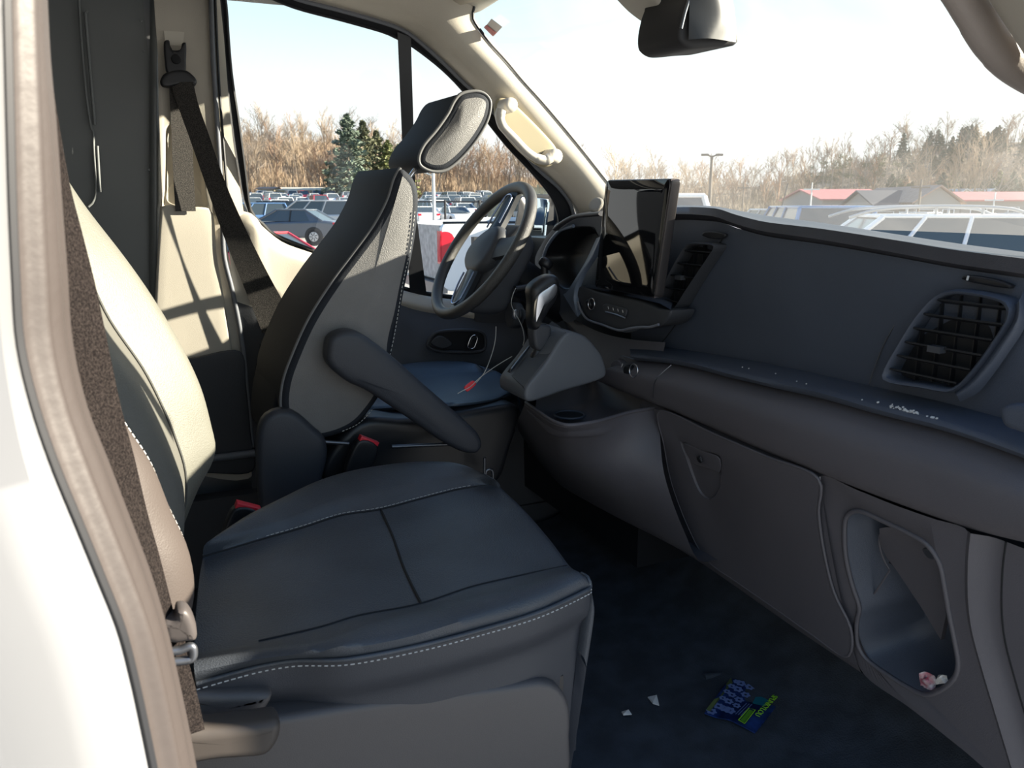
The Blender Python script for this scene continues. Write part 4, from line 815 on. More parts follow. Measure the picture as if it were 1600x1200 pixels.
# ================================================================== OUTSIDE
FH = V((math.sin(YAW), math.cos(YAW), 0))
def GP(px, D, z=0.0):
    r = (FH * 1.026 + Rv * ((px - 800) / 1200)) * (D / 1.026); return V((CAM.x + r.x, CAM.y + r.y, z))
def HZ(py, D):
    k = (600 - py) / 1200; return CAM.z + D * (-math.sin(PITCH) + k * math.cos(PITCH)) / (math.cos(PITCH) + k * math.sin(PITCH))
def lerp_tab(t, x):
    if x <= t[0][0]: return t[0][1]
    for (a, b_), (c, d) in zip(t, t[1:]):
        if x <= c: return b_ + (d - b_) * (x - a) / (c - a)
    return t[-1][1]
CREST = [(-900, 24), (300, 25), (400, 25), (560, 24), (650, 18), (760, 11), (900, 8), (1050, 8), (1180, 9), (1280, 13), (1380, 18), (1480, 23), (1600, 25), (2400, 26)]
def ground(px, D):
    left = max(0, min(1, (1000 - px) / 120.0))
    z = 0
    if D > 48: z = (D - 48) / 112 * 3.4 * left
    if D > 160: z = 3.4 * left
    if D > 165:
        t = min(1, (D - 165) / 120); c = lerp_tab(CREST, px); z += (c - z) * (t * t * (3 - 2 * t))
    return z
GRAV = mat('pale gravel lot', (.42, .40, .37), .95, bump=.5, bscale=3, var=.12, vscale=.6)
HILL = mat('leaf littered hillside', (.28, .21, .145), .95, var=.35, vscale=.06)
b = MB(); pxs = list(range(-900, 2500, 40)); Ds = [-8, 2, 5, 10, 20, 35, 48, 60, 80, 110, 140, 160, 170, 185, 205, 230, 260, 290, 340, 420]
vs = [GP(px, D, ground(px, D)) for D in Ds for px in pxs]; nx = len(pxs)
fs = [(j * nx + i, j * nx + i + 1, (j + 1) * nx + i + 1, (j + 1) * nx + i) for j in range(len(Ds) - 1) for i in range(nx - 1)]
k = Ds.index(170)
b.add(vs, fs[:(k) * (nx - 1)], GRAV); b.add(vs, fs[(k) * (nx - 1):], HILL); tag(b.build('ground'), kind='structure')

CARGLASS = mat('car window glass', (.05, .065, .075), .12, spec=.8); TYRE = mat('tyre rubber', (.02, .02, .022), .8); HUB = mat('wheel cover', (.45, .46, .48), .35, .6)
TAIL = mat('red tail lamp', (.55, .01, .03), .2); LAMP = mat('clear lamp', (.7, .7, .72), .1)
def paint(name, c): return mat(name + ' car paint', c, .22, coat=.6, spec=.6)
PNT = dict(white=paint('white', (.75, .76, .77)), silver=paint('silver', (.42, .44, .46)), grey=paint('grey blue', (.07, .085, .11)), black=paint('black', (.02, .02, .025)), red=paint('red', (.50, .03, .04)), blue=paint('blue', (.10, .20, .38)), tan=paint('tan', (.35, .30, .24)))
SHAPES = {
 'sedan': dict(L=4.6, W=1.78, body=[(-2.28, .35), (-2.3, .62), (-2.22, .92), (-1.75, 1.0), (-.9, .98), (.9, .93), (1.9, .83), (2.25, .68), (2.3, .40), (2.15, .28), (-2.1, .28)], belt=(-1.72, 1.12, .96), roof=(-.95, .30, 1.44)),
 'suv': dict(L=4.7, W=1.88, body=[(-2.3, .4), (-2.35, .75), (-2.28, 1.08), (-1.6, 1.10), (.95, 1.06), (1.9, .98), (2.28, .80), (2.35, .45), (2.2, .32), (-2.15, .32)], belt=(-2.22, 1.08, 1.05), roof=(-1.95, .32, 1.70)),
 'minivan': dict(L=5.0, W=1.95, body=[(-2.45, .38), (-2.5, .75), (-2.42, 1.06), (-1.6, 1.06), (1.2, 1.02), (2.1, .90), (2.45, .70), (2.5, .42), (2.3, .3), (-2.3, .3)], belt=(-2.38, 1.45, 1.02), roof=(-2.15, .55, 1.74)),
}
def puff_y(mb, pts, W, r, m, n=0):
    mb.puff([V((x, -W / 2, z)) for x, z in pts], (0, W, 0), r, m, n, 4)
def car(kind, colour, name, label=None, cat='car', group=None, parts=True, rails=False):
    s = SHAPES[kind]; W = s['W']; PM = PNT[colour]
    root = None
    if parts: root = thing(name, label, cat, (0, 0, 0), group)
    body = MB(); puff_y(body, s['body'], W, .12, PM, 40)
    gh = MB(); bx0, bx1, bz = s['belt']; rx0, rx1, rz = s['roof']
    g0 = [V((bx0, -W / 2 + .05, bz)), V((bx1, -W / 2 + .05, bz)), V((bx1, W / 2 - .05, bz)), V((bx0, W / 2 - .05, bz))]
    g1 = [V((rx0, -W / 2 + .22, rz - .03)), V((rx1, -W / 2 + .22, rz - .03)), V((rx1, W / 2 - .22, rz - .03)), V((rx0, W / 2 - .22, rz - .03))]
    gh.add(g0 + g1, [(0, 1, 5, 4), (1, 2, 6, 5), (2, 3, 7, 6), (3, 0, 4, 7), (4, 5, 6, 7)], CARGLASS, False)
    roof = MB(); roof.puff([V((rx0 - .03, -W / 2 + .2, rz - .05)), V((rx1 + .05, -W / 2 + .2, rz - .05)), V((rx1 + .05, W / 2 - .2, rz - .05)), V((rx0 - .03, W / 2 - .2, rz - .05))], (0, 0, .06), .03, PM, 0, 3, .01)
    for sy in (-1, 1):
        y0, y1 = sy * (W / 2 - .045), sy * (W / 2 - .215)
        for q in ((0, 0), (1, 1)): roof.tube([(bx0 + (bx1 - bx0) * q[0], y0, bz), (rx0 + (rx1 - rx0) * q[1], y1, rz - .03)], .045, PM, res=6)
        for f in (.42, .72) if kind != 'sedan' else (.50,): roof.tube([(bx0 + (bx1 - bx0) * f, y0, bz), (rx0 + (rx1 - rx0) * f, y1, rz - .03)], .035, PM if kind != 'sedan' else BLACK, res=6)
    if kind == 'sedan': 
        for sy in (-1, 1): roof.add([V((bx0, sy * (W / 2 - .04), bz)), V((bx0 + .55, sy * (W / 2 - .04), bz)), V((rx0 + .05, sy * (W / 2 - .21), rz - .02)), V((rx0 - .02, sy * (W / 2 - .21), rz - .02))], [(0, 1, 2, 3)], PM, False)
    wx = (-s['L'] * .29, s['L'] * .30); wheels = []
    def wheel(mb, x, sy):
        mb.disc((x, sy * (W / 2 - .10) - sy * .11, .33), (0, sy, 0), .33, .22, TYRE, 24, .2)
        mb.disc((x, sy * (W / 2 + .005) - sy * .0, .33), (0, sy, 0), .20, .012, HUB, 20, .2)
        for k in range(7):
            a = 2 * math.pi * k / 7; mb.tube([(x + .05 * math.cos(a), sy * (W / 2 + .022), .33 + .05 * math.sin(a)), (x + .18 * math.cos(a), sy * (W / 2 + .02), .33 + .18 * math.sin(a))], .014, BLACK, res=4)
    def lights(mb_t, mb_f):
        hz = bz - .12
        for sy in (-1, 1):
            mb_t.box((-s['L'] / 2 + .07, sy * (W / 2 - .14), hz), (.14, .26, .16 if kind == 'sedan' else .30), TAIL)
            mb_f.box((s['L'] / 2 - .12, sy * (W / 2 - .20), hz - .14), (.16, .32, .12), LAMP)
    def arch_(mb, x, sy): mb.disc((x, sy * (W / 2 - .03), .34), (0, sy, 0), .39, .036, BLACK, 24, .1)
    arch = MB()
    for x in wx:
        for sy in (-1, 1): arch_(arch, x, sy)
    t = MB(); f = MB(); lights(t, f)
    if not parts:
        m = MB()
        for q in (body, gh, roof, arch, t, f): m.v, m.f, m.mi, m.sm = m.v, m.f, m.mi, m.sm; off = len(m.v); m.v += q.v; m.f += [[off + i for i in fc] for fc in q.f]; m.mi += [m.m(q.ms[i]) for i in q.mi]; m.sm += q.sm
        for x in wx:
            for sy in (-1, 1): wheel(m, x, sy)
        o = m.build(name); return tag(o, label, cat, group)
    bo = body.build('car_body', root); gh.build('window_glass', root); roof.build('roof', root); 
    for sy in (-1, 1):
        for x in wx: q = MB(); arch_(q, x, sy); q.build('wheel_arch', bo)
        q = MB(); q.box((-s['L'] / 2 + .07, sy * (W / 2 - .14), bz - .12), (.14, .26, .16 if kind == 'sedan' else .30), TAIL); q.build('tail_lamp', bo, label='red tail lamp')
        q = MB(); q.box((s['L'] / 2 - .12, sy * (W / 2 - .20), bz - .26), (.16, .32, .12), LAMP); q.build('headlamp', bo)
        for fx in (.1, -.75): q = MB(); q.box((fx, sy * (W / 2 + .01), bz - .10), (.16, .03, .025), PM); q.build('door_handle', bo)
    for x in wx:
        for sy in (-1, 1): q = MB(); wheel(q, x, sy); q.build('wheel', root)
    if rails:
        for sy in (-1, 1):
            q = MB(); y = sy * (W / 2 - .25); q.tube([(rx0 + .05, y, rz - .02), (rx0 + .35, y, rz + .09), (rx0 + .9, y, rz + .13), (rx1 - .5, y, rz + .13), (rx1 + .1, y, rz + .08), (rx1 + .5, y, rz - .04)], .026, mat('grey white rail', (.42, .42, .42), .4), 30, False, 8)
            for u_ in (.35, .65): q.tube([(rx0 + (rx1 - rx0) * u_, y, rz - .02), (rx0 + (rx1 - rx0) * u_, y, rz + .13)], .022, MATS['grey white rail'])
            q.build('roof_rail', root)
    return root
def place(o, p, az): o.location = p; o.rotation_euler = (0, 0, az); return o
def az_to(dx, dy): return math.atan2(dy, dx)
PXDIR = az_to(Rv.x, Rv.y)          # pointing to the picture's right
def shift(o, root_loc=None): return o
place(car('sedan', 'grey', 'parked_sedan', 'dark blue grey sedan side on, nearest of the cars behind the driver window'), GP(452, 33.5, .30), PXDIR + math.pi - R(6))
place(car('minivan', 'silver', 'parked_minivan', 'silver minivan parked right behind the dark blue grey sedan'), GP(487, 41, .42), PXDIR + math.pi - R(4))
place(car('minivan', 'black', 'parked_minivan', 'dark minivan at the left edge behind the silver one'), GP(424, 46, .42), PXDIR + math.pi)
place(car('suv', 'blue', 'parked_suv', 'blue suv half hidden at the left edge of the driver window'), GP(386, 43, .35), PXDIR + math.pi + R(20))
place(car('sedan', 'red', 'parked_hatchback', 'red car whose roof shows just above the driver door sill'), GP(376, 21, -.25), PXDIR + math.pi - R(25))

# white pickup close behind the steering wheel
pu = thing('pickup_truck', 'white pickup truck with red tail lamp seen behind the steering wheel', 'truck', (0, 0, 0))
PW = paint('chalk white', (.72, .75, .78)); zr = 1.60
b = MB(); b.puff([V((x, 0, z)) for x, z in ((0, .75), (.02, 1.25), (.0, 1.56), (.05, zr), (1.0, zr), (2.35, zr), (2.38, 1.5), (2.38, .62), (1.75, .62), (1.6, .95), (1.3, 1.08), (1.0, .95), (.85, .62), (.1, .62))], (0, .09, 0), .025, PW, 90); b.build('bed_side', pu)
b = MB(); b.puff([V((x, 1.86, z)) for x, z in ((0, .75), (.0, 1.56), (.05, zr), (2.35, zr), (2.38, .62), (.1, .62))], (0, .09, 0), .025, PW, 60); b.build('bed_side', pu)
b = MB(); b.box((.03, .98, 1.18), (.06, 1.78, .80), mat('scuffed grey white tailgate', (.42, .41, .40), .5, var=.25, vscale=9)); b.box((-.01, .98, .66), (.20, 1.95, .16), GUN); b.build('tailgate', pu)
b = MB(); b.box((1.2, .98, .85), (2.3, 1.75, .08), BLACK); b.tube([(.05, .04, zr + .01), (2.35, .04, zr + .01)], .03, BLACK, res=6); b.build('bed_rail', pu)
b = MB(); b.puff([V((-.012, y, z)) for y, z in ((-.012, 1.02), (-.012, 1.50), (.16, 1.50), (.17, 1.02))], (.02, 0, 0), .004, TAIL); b.puff([V((x, -.012, z)) for x, z in ((-.01, 1.04), (-.01, 1.46), (.10, 1.49), (.20, 1.42), (.22, 1.2), (.18, 1.06))], (0, .03, 0), .01, TAIL, 30); b.build('tail_lamp', pu, label='red tail lamp')
b = MB(); b.puff([V((x, -.010, z)) for x, z in ((-.005, .90), (-.005, 1.0), (.13, 1.02), (.12, .92))], (0, .02, 0), .006, LAMP, 20); b.build('reversing_lamp', pu)
b = MB(); b.puff([V((x, .05, z)) for x, z in ((2.42, .55), (2.42, 1.62), (2.6, 2.05), (3.6, 2.08), (4.3, 1.55), (5.6, 1.45), (5.7, .6))], (0, 1.85, 0), .09, PW, 50); b.build('cab', pu)
b = MB()
for pts in (((2.66, 1.58), (2.74, 1.95), (3.3, 1.98), (3.3, 1.58)), ((3.36, 1.58), (3.36, 1.98), (3.62, 1.98), (4.1, 1.58))): b.add([V((x, .04, z)) for x, z in pts], [(0, 1, 2, 3)], CARGLASS, False)
b.build('cab_windows', pu)
for x in (1.3, 4.9):
    for y in (.0, 1.75): b = MB(); b.disc((x, y + .02, .42), (0, 1, 0), .42, .25, TYRE, 28, .2); b.disc((x, y + .005, .42), (0, -1, 0), .24, .02, HUB, 20); b.build('wheel', pu)
place(pu, GP(688, 11.5, 0), R(-3))

# beyond the windshield
sv = car('suv', 'white', 'parked_suv', 'white suv with silver roof rails close in front of the dashboard', rails=True)
place(sv, GP(1392, 13.2, .02), PXDIR + math.pi - R(9))
cars_r = [('minivan', 'blue', 'parked_minivan', 'pale blue car whose roof shows left of the white suv', GP(1262, 19, .12), R(60)),
          ('minivan', 'white', 'parked_minivan', 'white van whose rounded roof rises just right of the touchscreen', GP(962, 13, .28), R(70)),
          ('suv', 'silver', 'parked_suv', 'silver suv with an antenna behind the pale blue car roof', GP(1215, 24, .08), R(75))]
for kd, cl_, nm, lb, p, az in cars_r:
    o = place(car(kd, cl_, nm, lb), p, az)
    if 'antenna' in lb:
        b = MB(); b.tube([(-.2, 0, 1.68), (-.85, .2, 2.42)], .02, BLACK); b.tube([(-.2, 0, 1.65), (-.2, 0, 1.72)], .04, BLACK); q = b.build('antenna'); q.parent = o
# rows of far cars: one small mesh per kind and colour, copied
protos = {}
def far_car(kd, cl_, p, az, where):
    key = (kd, cl_)
    if key not in protos:
        protos[key] = o = car(kd, cl_, 'distant_' + kd, None, 'car', None, False)
    else: o = protos[key].copy(); COL.objects.link(o)
    tag(o, 'small %s %s parked %s' % (cl_, kd, where), 'car', '%s %ss parked %s' % (cl_, kd, where)); place(o, p, az)
random.seed(11); nfar = 0
for D, step in ((62, 50), (72, 44), (84, 38), (98, 32), (114, 27), (132, 24), (150, 22)):
    px = 384 + random.uniform(0, 20)
    while px < 885:
        if not (575 < px < 655) and random.random() < .93:
            kd = random.choice(('sedan', 'suv', 'minivan', 'sedan')); cl_ = random.choices(('white', 'silver', 'grey', 'black', 'red', 'blue', 'tan'), (12, 8, 2, 1, 1.2, 1, 1))[0]
            far_car(kd, cl_, GP(px, D, ground(px, D)), PXDIR + R(random.choice((90, 270)) + random.uniform(-8, 8) + 25), 'in the far rows beyond the driver window'); nfar += 1
        px += step * random.uniform(.9, 1.25)
for D, step in ((48, 66), (60, 52)):
    px = 1130
    while px < 1620:
        far_car(random.choice(('sedan', 'suv')), random.choice(('white', 'silver', 'grey')), GP(px, D, -.25), PXDIR + R(115), 'below the red roofs beyond the windshield'); px += step * random.uniform(.9, 1.3)

# buildings
def building(name, label, px0, px1, D, wall_h, ridge_py, ms, depth=9, cat='building', gable=False, base=0, skew=0, roof_m=None):
    p0, p1 = GP(px0, D, base), GP(px1, D + skew, base); L_ = (p1 - p0).length; ang = az_to((p1 - p0).x, (p1 - p0).y)
    t = thing(name, label, cat, (0, 0, 0)); rh = HZ(ridge_py, D) - base; wm, rm_ = ms
    b = MB(); b.box((L_ / 2, depth / 2, wall_h / 2), (L_, depth, wall_h), wm)
    if not gable: b.add([(0, 0, wall_h), (0, depth, wall_h), (0, depth / 2, rh), (L_, 0, wall_h), (L_, depth, wall_h), (L_, depth / 2, rh)], [(0, 1, 2), (3, 5, 4)], wm, False)
    else: b.add([(0, 0, wall_h), (L_, 0, wall_h), (L_ / 2, 0, rh), (0, depth, wall_h), (L_, depth, wall_h), (L_ / 2, depth, rh)], [(0, 1, 2), (3, 5, 4)], wm, False)
    b.build('wall', t); b = MB()
    e_ = .4
    if not gable: A = [(-e_, -e_, wall_h - .1), (L_ + e_, -e_, wall_h - .1), (L_ + e_, depth / 2, rh + .05), (-e_, depth / 2, rh + .05), (-e_, depth + e_, wall_h - .1), (L_ + e_, depth + e_, wall_h - .1)]
    else: A = [(-e_, -e_, wall_h - .1), (-e_, depth + e_, wall_h - .1), (L_ / 2, depth + e_, rh + .05), (L_ / 2, -e_, rh + .05), (L_ + e_, -e_, wall_h - .1), (L_ + e_, depth + e_, wall_h - .1)]
    B_ = [V(a) + V((0, 0, .15)) for a in A]
    b.add([V(a) for a in A] + B_, [(6, 7, 8, 9), (9, 8, 11, 10), (0, 1, 2, 3), (3, 2, 5, 4), (0, 6, 7, 1), (4, 10, 11, 5), (0, 3, 9, 6), (3, 4, 10, 9), (1, 7, 8, 2), (2, 8, 11, 5)] if not gable else [(6, 7, 8, 9), (9, 8, 11, 10), (0, 1, 2, 3), (3, 2, 5, 4), (0, 3, 9, 6), (3, 4, 10, 9), (1, 2, 8, 7), (2, 5, 11, 8)], rm_, False)
    b.build('roof', t)
    k = max(2, int(L_ / 3.2))
    for i in range(k):
        x = L_ * (i + .5) / k; b = MB(); b.box((x, -.04, wall_h * .5), (1.0 if i % 3 else 1.6, .08, wall_h * .42), CARGLASS); b.box((x, -.02, wall_h * .5), (1.2 if i % 3 else 1.8, .06, wall_h * .46), PW); b.build('window', t)
    return place(t, p0, ang)
RR_ = mat('faded red metal roof', (.42, .15, .14), .6, var=.08, vscale=2); BR = mat('brown shingle roof', (.34, .24, .19), .8, var=.1, vscale=2); GW = mat('grey block wall', (.26, .25, .24), .8); WW = mat('white siding', (.62, .62, .58), .7); DR = mat('charcoal roof', (.06, .065, .08), .8); YW = mat('cream siding', (.52, .46, .34), .7)
building('long_warehouse', 'long low building with a faded red roof, left of the brown roofed house', 1284, 1392, 95, 2.7, 296, (GW, RR_), 14)
building('shed', 'low building with a dark charcoal roof between red roof and brown house', 1368, 1430, 80, 1.9, 299, (GW, DR), 8)
building('house', 'house with a brown gabled roof standing before the hill', 1428, 1500, 78, 2.2, 292, (GW, BR), 13, gable=True)
building('long_warehouse', 'long low building with a red roof at the right edge of the windshield', 1502, 1720, 84, 2.5, 301, (GW, RR_), 12)
for i, (px, D) in enumerate(((1498, 150), (1518, 152), (1541, 154), (1600, 156))):
    building('cottage', ['tiny white gabled house, first one right of the brown roof', 'tiny white gabled house, second one right of the brown roof', 'tiny white gabled house, third one right of the brown roof', 'tiny white gabled house at the right edge above the red roof'][i], px, px + 16, D, 3.2, 296, (WW, mat('pale roof', (.6, .6, .6), .6)), 5, gable=True, base=1.2)
building('long_building', 'long low cream building beyond the far car rows on the left', 425, 548, 158, 1.7, 293, (YW, mat('pale metal roof', (.60, .54, .42), .8)), 12, base=3.4)
building('barn', 'small cream barn beyond the far car rows at the left', 405, 428, 156, 1.9, 293, (YW, BR), 6, base=3.4)
# palisade of upright panels behind the wheel
pf = thing('panel_fence', 'tall fence of weathered upright panels behind the steering wheel', 'fence', (0, 0, 0)); FM = mat('weathered wood', (.36, .33, .22), .85, var=.25, vscale=1.5)
p0, p1 = GP(762, 62, 0), GP(878, 62, 0); L_ = (p1 - p0).length; h0 = HZ(300, 62)
b = MB(); n_ = 26
for i in range(n_):
    x = L_ * (i + .5) / n_; hh = HZ(291 if i > 9 else (298 if i > 5 else 305), 62) - .4 + .12 * math.sin(i * 2.3); b.box((x, 0, hh / 2), (L_ / n_ * .9, .06, hh), FM, None)
b.build('panel', pf); b = MB()
for z in (1.0, 2.2): b.box((L_ / 2, .08, z), (L_, .08, .12), FM)
b.build('rail', pf); place(pf, p0 + V((0, 0, .4)), az_to((p1 - p0).x, (p1 - p0).y))
# black chain link fence and rail in the lot
pf = thing('chain_fence', 'black chain link fence running behind the pickup truck', 'fence', (0, 0, 0))
p0, p1 = GP(640, 24, 0), GP(900, 26, 0); L_ = (p1 - p0).length; ft = 2.0
b = MB(); b.tube([(0, 0, ft), (L_, 0, ft)], .025, BLACK, res=6); b.tube([(0, 0, .1), (L_, 0, .1)], .02, BLACK, res=6)
b.build('top_rail', pf)
for i in range(6): b = MB(); b.tube([(L_ * i / 5, 0, 0), (L_ * i / 5, 0, ft + .05)], .035, BLACK, res=8); b.build('post', pf)
b = MB()
for i in range(int(L_ / .22)): 
    x = i * .22; b.tube([(x, 0, .1), (min(x + 1.0, L_), 0, ft)], .0025, GUN, res=3, caps=False); b.tube([(min(x + 1.0, L_), 0, .1), (x, 0, ft)], .0025, GUN, res=3, caps=False)
b.build('mesh_wire', pf); place(pf, p0, az_to((p1 - p0).x, (p1 - p0).y))
def pole(px, py_top, D, label, col, r=.06, heads=0, base=0):
    t = thing('lamp_post' if heads else 'utility_pole', label, 'pole', (0, 0, 0)); h = HZ(py_top, D) - base
    b = MB(); b.tube([(0, 0, 0), (0, 0, h)], [r * 1.2, r * .8], col, res=10); b.build('pole', t)
    for k in range(heads):
        s_ = (-1, 1)[k % 2]; b = MB(); b.tube([(0, 0, h - .1), (s_ * .35, 0, h + .05)], r * .5, col, res=6); b.box((s_ * .55, 0, h + .05), (.5, .28, .16), col); b.build('lamp_head', t)
    if not heads: b = MB(); b.box((0, 0, h - .6), (1.4, .1, .12), col); b.build('crossarm', t)
    return place(t, GP(px, D, base), PXDIR)
WOODP = mat('pole wood', (.13, .11, .09), .9); PALE = mat('pale painted pole', (.6, .6, .58), .5)
pole(678, 268, 18, 'thin pale pole standing behind the pickup truck', PALE, .045, 1)
pole(1108, 243, 60, 'tall dark lamp post with two heads right of the touchscreen', WOODP, .13, 2)
pole(1266, 285, 70, 'thin pale pole left of the red roofed building', PALE, .06)
pole(1435, 280, 60, 'utility pole in front of the brown roofed house', WOODP, .09)
pole(1552, 300, 60, 'thin pole before the right red roof', PALE, .06)
pole(1160, 285, 90, 'slender distant pole among the bare trees', WOODP, .08)

# twiggy undergrowth between the trunks
def brush(name, px0, px1, n_, m, seed, Dr, hh):
    rnd = random.Random(seed); b = MB()
    for k in range(n_):
        px = rnd.uniform(px0, px1); D = rnd.uniform(*Dr); c = GP(px, D, ground(px, D)); h_ = hh * rnd.uniform(.4, 1.2)
        for j in range(7):
            a = rnd.uniform(0, 6.28); r_ = rnd.uniform(.2, 1.0) * h_ * .5; q = c + V((math.cos(a) * r_ * .3, math.sin(a) * r_ * .3, 0)); e_ = c + V((math.cos(a) * r_, math.sin(a) * r_, h_ * rnd.uniform(.6, 1)))
            s_ = V((rnd.uniform(-1, 1), rnd.uniform(-1, 1), 0)).normalized() * .07
            b.add([q - s_, q + s_, e_], [(0, 1, 2)], m, False)
            b.add([q.lerp(e_, .4) - s_ * .7, q.lerp(e_, .4) + s_ * .7, e_ + V((rnd.uniform(-1, 1), rnd.uniform(-1, 1), -.1)) * h_ * .25], [(0, 1, 2)], m, False)
    return b.build(name)
tag(brush('undergrowth', 150, 930, 3400, mat('tan brush', (.36, .27, .185), .95, var=.25, vscale=.2), 5, (168, 262), 4.5), 'tan leafless brush filling the hillside beyond the driver window', 'undergrowth', kind='stuff')
tag(brush('undergrowth', 930, 1680, 2400, mat('grey brown brush', (.24, .20, .15), .95, var=.25, vscale=.2), 6, (150, 275), 4.0), 'grey brown leafless brush on the hillside beyond the windshield', 'undergrowth', kind='stuff')
# trees
def bare_tree(name, seed, h, m, spread=.5, lean=0, fine=1.0):
    rnd = random.Random(seed); b = MB()
    def br(p, d, L_, r, lev):
        n_ = 3; pts = [p]; q = p
        for i in range(n_): d = (d + V((rnd.uniform(-.14, .14), rnd.uniform(-.14, .14), rnd.uniform(-.02, .12)))).normalized(); q = q + d * (L_ / n_); pts.append(q)
        b.tube(pts, [r, r * .55], m, res=5 if lev < 2 else 3, caps=False)
        if lev >= 4: return
        kids = (8, 5, 4, 3)[lev]
        for k_ in range(kids):
            t = .3 + .7 * (k_ + rnd.random()) / kids if lev else .28 + .72 * (k_ + rnd.random() * .5) / kids
            i = min(int(t * n_), n_ - 1); base = pts[i].lerp(pts[i + 1], t * n_ - i); a = rnd.uniform(0, 2 * math.pi); s_ = spread * rnd.uniform(.7, 1.3)
            d2 = (d + V((math.cos(a) * s_ * 1.4, math.sin(a) * s_ * 1.4, rnd.uniform(-.1, .3)))).normalized()
            br(base, d2, L_ * rnd.uniform(.38, .58) * (1.15 - .4 * t if lev == 0 else 1), max(r * .45, .022), lev + 1)
    br(V((0, 0, 0)), V((0, 0, 1)), h * .86, h * .016, 0)
    return b.build(name)
def evergreen(name, seed, h, m, tm, w=.26, z0=.12, tufts=900):
    rnd = random.Random(seed); b = MB(); b.tube([(0, 0, 0), (0, 0, h * .97)], [h * .016, .02], tm, res=6)
    for k_ in range(tufts):
        t = z0 + (1 - z0) * (k_ / tufts); rad = h * w * (1 - t) ** .75 * rnd.uniform(.35, 1.05) * (.75 + .35 * math.sin(t * 60 + seed)); a = rnd.uniform(0, 2 * math.pi); c = V((rad * math.cos(a), rad * math.sin(a), h * t - rad * .18))
        s_ = h * .035 * rnd.uniform(.7, 1.3)
        for j in range(3):
            u_ = V((rnd.uniform(-1, 1), rnd.uniform(-1, 1), rnd.uniform(-.5, .5))).normalized() * s_; v_ = V((rnd.uniform(-1, 1), rnd.uniform(-1, 1), rnd.uniform(-.7, .7))).normalized() * s_ * .6
            b.add([c - u_, c + v_, c + u_, c - v_ * .4 + V((0, 0, -s_ * .4))], [(0, 1, 2, 3)], m, False)
    return b.build(name)
def high_pine(name, seed, h, m, tm):
    rnd = random.Random(seed); b = MB(); b.tube([(0, 0, 0), (.2, 0, h * .5), (0, .1, h * .95)], [h * .014, h * .008], tm, 8, res=6)
    for k_ in range(9):
        t = rnd.uniform(.58, 1.0); a = rnd.uniform(0, 6.28); r_ = h * .12 * rnd.uniform(.3, 1.1) * (1.3 - t * .8); c = V((r_ * math.cos(a), r_ * math.sin(a), h * t)); b.tube([(0, 0, h * (t - .05)), c], [.06, .03], tm, res=4)
        for j in range(55):
            o_ = V((rnd.gauss(0, 1), rnd.gauss(0, 1), rnd.gauss(0, .55))) * h * .032; u_ = V((rnd.uniform(-1, 1), rnd.uniform(-1, 1), rnd.uniform(-.6, .6))).normalized() * h * .018; v_ = V((rnd.uniform(-1, 1), rnd.uniform(-1, 1), rnd.uniform(-1, 1))).normalized() * h * .012
            b.add([c + o_ - u_, c + o_ + v_, c + o_ + u_], [(0, 1, 2)], m, False)
    return b.build(name)
BARK = [mat('tan bark', (.36, .28, .20), .9), mat('grey tan bark', (.29, .245, .20), .9), mat('russet twigs', (.33, .22, .145), .9)]
NEED = mat('blue green needles', (.13, .17, .125), .8, var=.3, vscale=.8); NEED2 = mat('dark olive needles', (.15, .155, .085), .8, var=.3, vscale=.8); YGR = mat('yellow green foliage', (.20, .22, .08), .8, var=.3, vscale=1)
BT = [bare_tree('bare_tree', s_, 12, BARK[s_ % 3], (.42, .55, .5, .38, .6)[s_ % 5]) for s_ in range(6)]
def hw(D, a, c): return 'at the foot of the wooded hill' if D <= a else ('halfway up the wooded hill' if D <= c else 'along the top of the wooded hill')
used = set()
def put(proto, p, sc, label, cat, group, rnd=random):
    o = proto
    if proto.name in used: o = proto.copy(); COL.objects.link(o)
    used.add(proto.name); o.location = p; o.rotation_euler = (0, 0, rnd.uniform(0, 6.28)); o.scale = (sc * rnd.uniform(.85, 1.15),) * 2 + (sc,); tag(o, label, cat, group)
random.seed(21)
for k_ in range(165):
    px = 300 + 605 * (k_ + random.random()) / 165; D = random.choice((172, 182, 195, 210, 228, 245))
    if 560 < px < 622 and D > 240: continue
    put(random.choice(BT), GP(px, D, ground(px, D) - .3), random.uniform(.62, 1.0), 'leafless tan tree %s, %s' % (hw(D, 185, 215), 'left of the window divider bar' if px < 640 else 'right of the window divider bar'), 'tree', 'bare trees %s %s' % (hw(D, 185, 215), 'left of the divider bar' if px < 640 else 'right of the divider bar'))
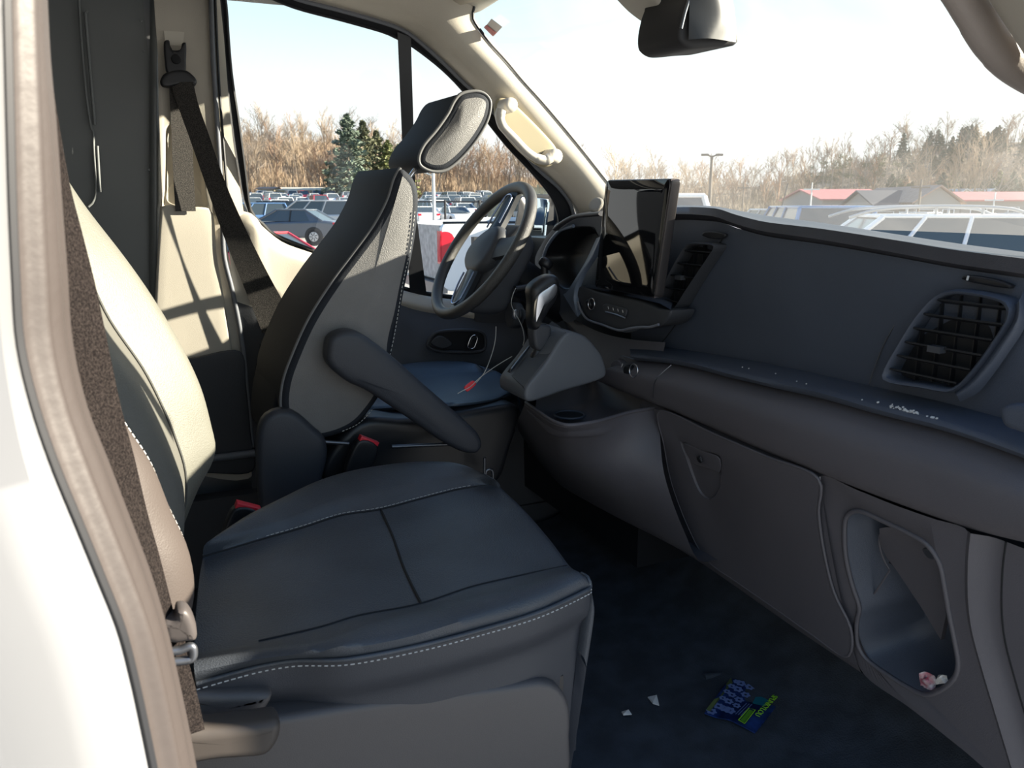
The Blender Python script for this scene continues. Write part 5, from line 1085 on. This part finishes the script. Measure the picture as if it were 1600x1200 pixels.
for k_ in range(120):
    px = 950 + 690 * (k_ + random.random()) / 120; D = random.choice((150, 170, 190, 215, 240, 262, 280)); g_ = ground(px, D)
    put(random.choice(BT), GP(px, D, g_ - .3), random.uniform(.65, 1.0) * (.85 if px < 1200 else 1), 'leafless tree %s, %s' % (hw(D, 185, 235), 'left of the red roofs' if px < 1275 else 'above the roofs'), 'tree', 'bare trees %s %s' % (hw(D, 185, 235), 'left of the red roofs' if px < 1275 else 'above the roofs'))
ev = [evergreen('evergreen_tree', 3, 14, NEED, BARK[1], .42), evergreen('evergreen_tree', 5, 12, NEED2, BARK[0], .50), evergreen('evergreen_tree', 8, 11, YGR, BARK[0], .48)]
for i, (px, D, sc, lb) in enumerate(((548, 150, 1.12, 0), (572, 156, 1.25, 1), (592, 160, 1.12, 1), (609, 158, 1.05, 2), (626, 162, 1.0, 2), (522, 152, .62, 1))):
    put(ev[lb], GP(px, D, ground(px, D) - .3), sc, ['tall blue green evergreen, leftmost big one behind the sedan', 'dark olive evergreen just right of the tall blue green one', 'dark olive evergreen in the middle of the far evergreen clump', 'yellow green conifer at the right of the clump, closer to its middle', 'yellow green conifer at the right end of the evergreen clump', 'low dark shrub like evergreen left of the evergreen clump'][i], 'tree', None)
hp_ = [high_pine('tall_pine', 4, 15, NEED2, BARK[1]), high_pine('tall_pine', 9, 15, NEED2, BARK[1]), high_pine('tall_pine', 14, 15, NEED2, BARK[1])]
for i, px in enumerate((1262, 1282, 1297, 1312, 1322, 1347, 1366, 1371, 1396)):
    D = 150; top = (262, 252, 247, 245, 247, 250, 242, 246, 250)[i]; h = HZ(top, D) + .3
    put(hp_[i % 3], GP(px, D, -.3), h / 14.6, 'slim pine with a bare trunk and tufted top above the red roof', 'tree', 'slim pines above the left red roof')
for k_ in range(95):
    px = 1385 + 290 * (k_ + random.random()) / 95; D = random.choice((152, 160, 172, 190, 225, 245, 258)); 
    put(random.choice(ev[:2]), GP(px, D, ground(px, D) - .3), random.uniform(.42, .62), 'dark evergreen %s behind the red and brown roofs' % hw(D, 175, 230), 'tree', 'dark evergreens %s behind the roofs' % hw(D, 175, 230))
for i, px in enumerate((1483, 1556)): put(ev[2], GP(px, 185, ground(px, 185)), .75, ('pale green conifer on the right hillside, above the brown roofed house', 'pale green conifer on the right hillside near the right edge')[i], 'tree', None)
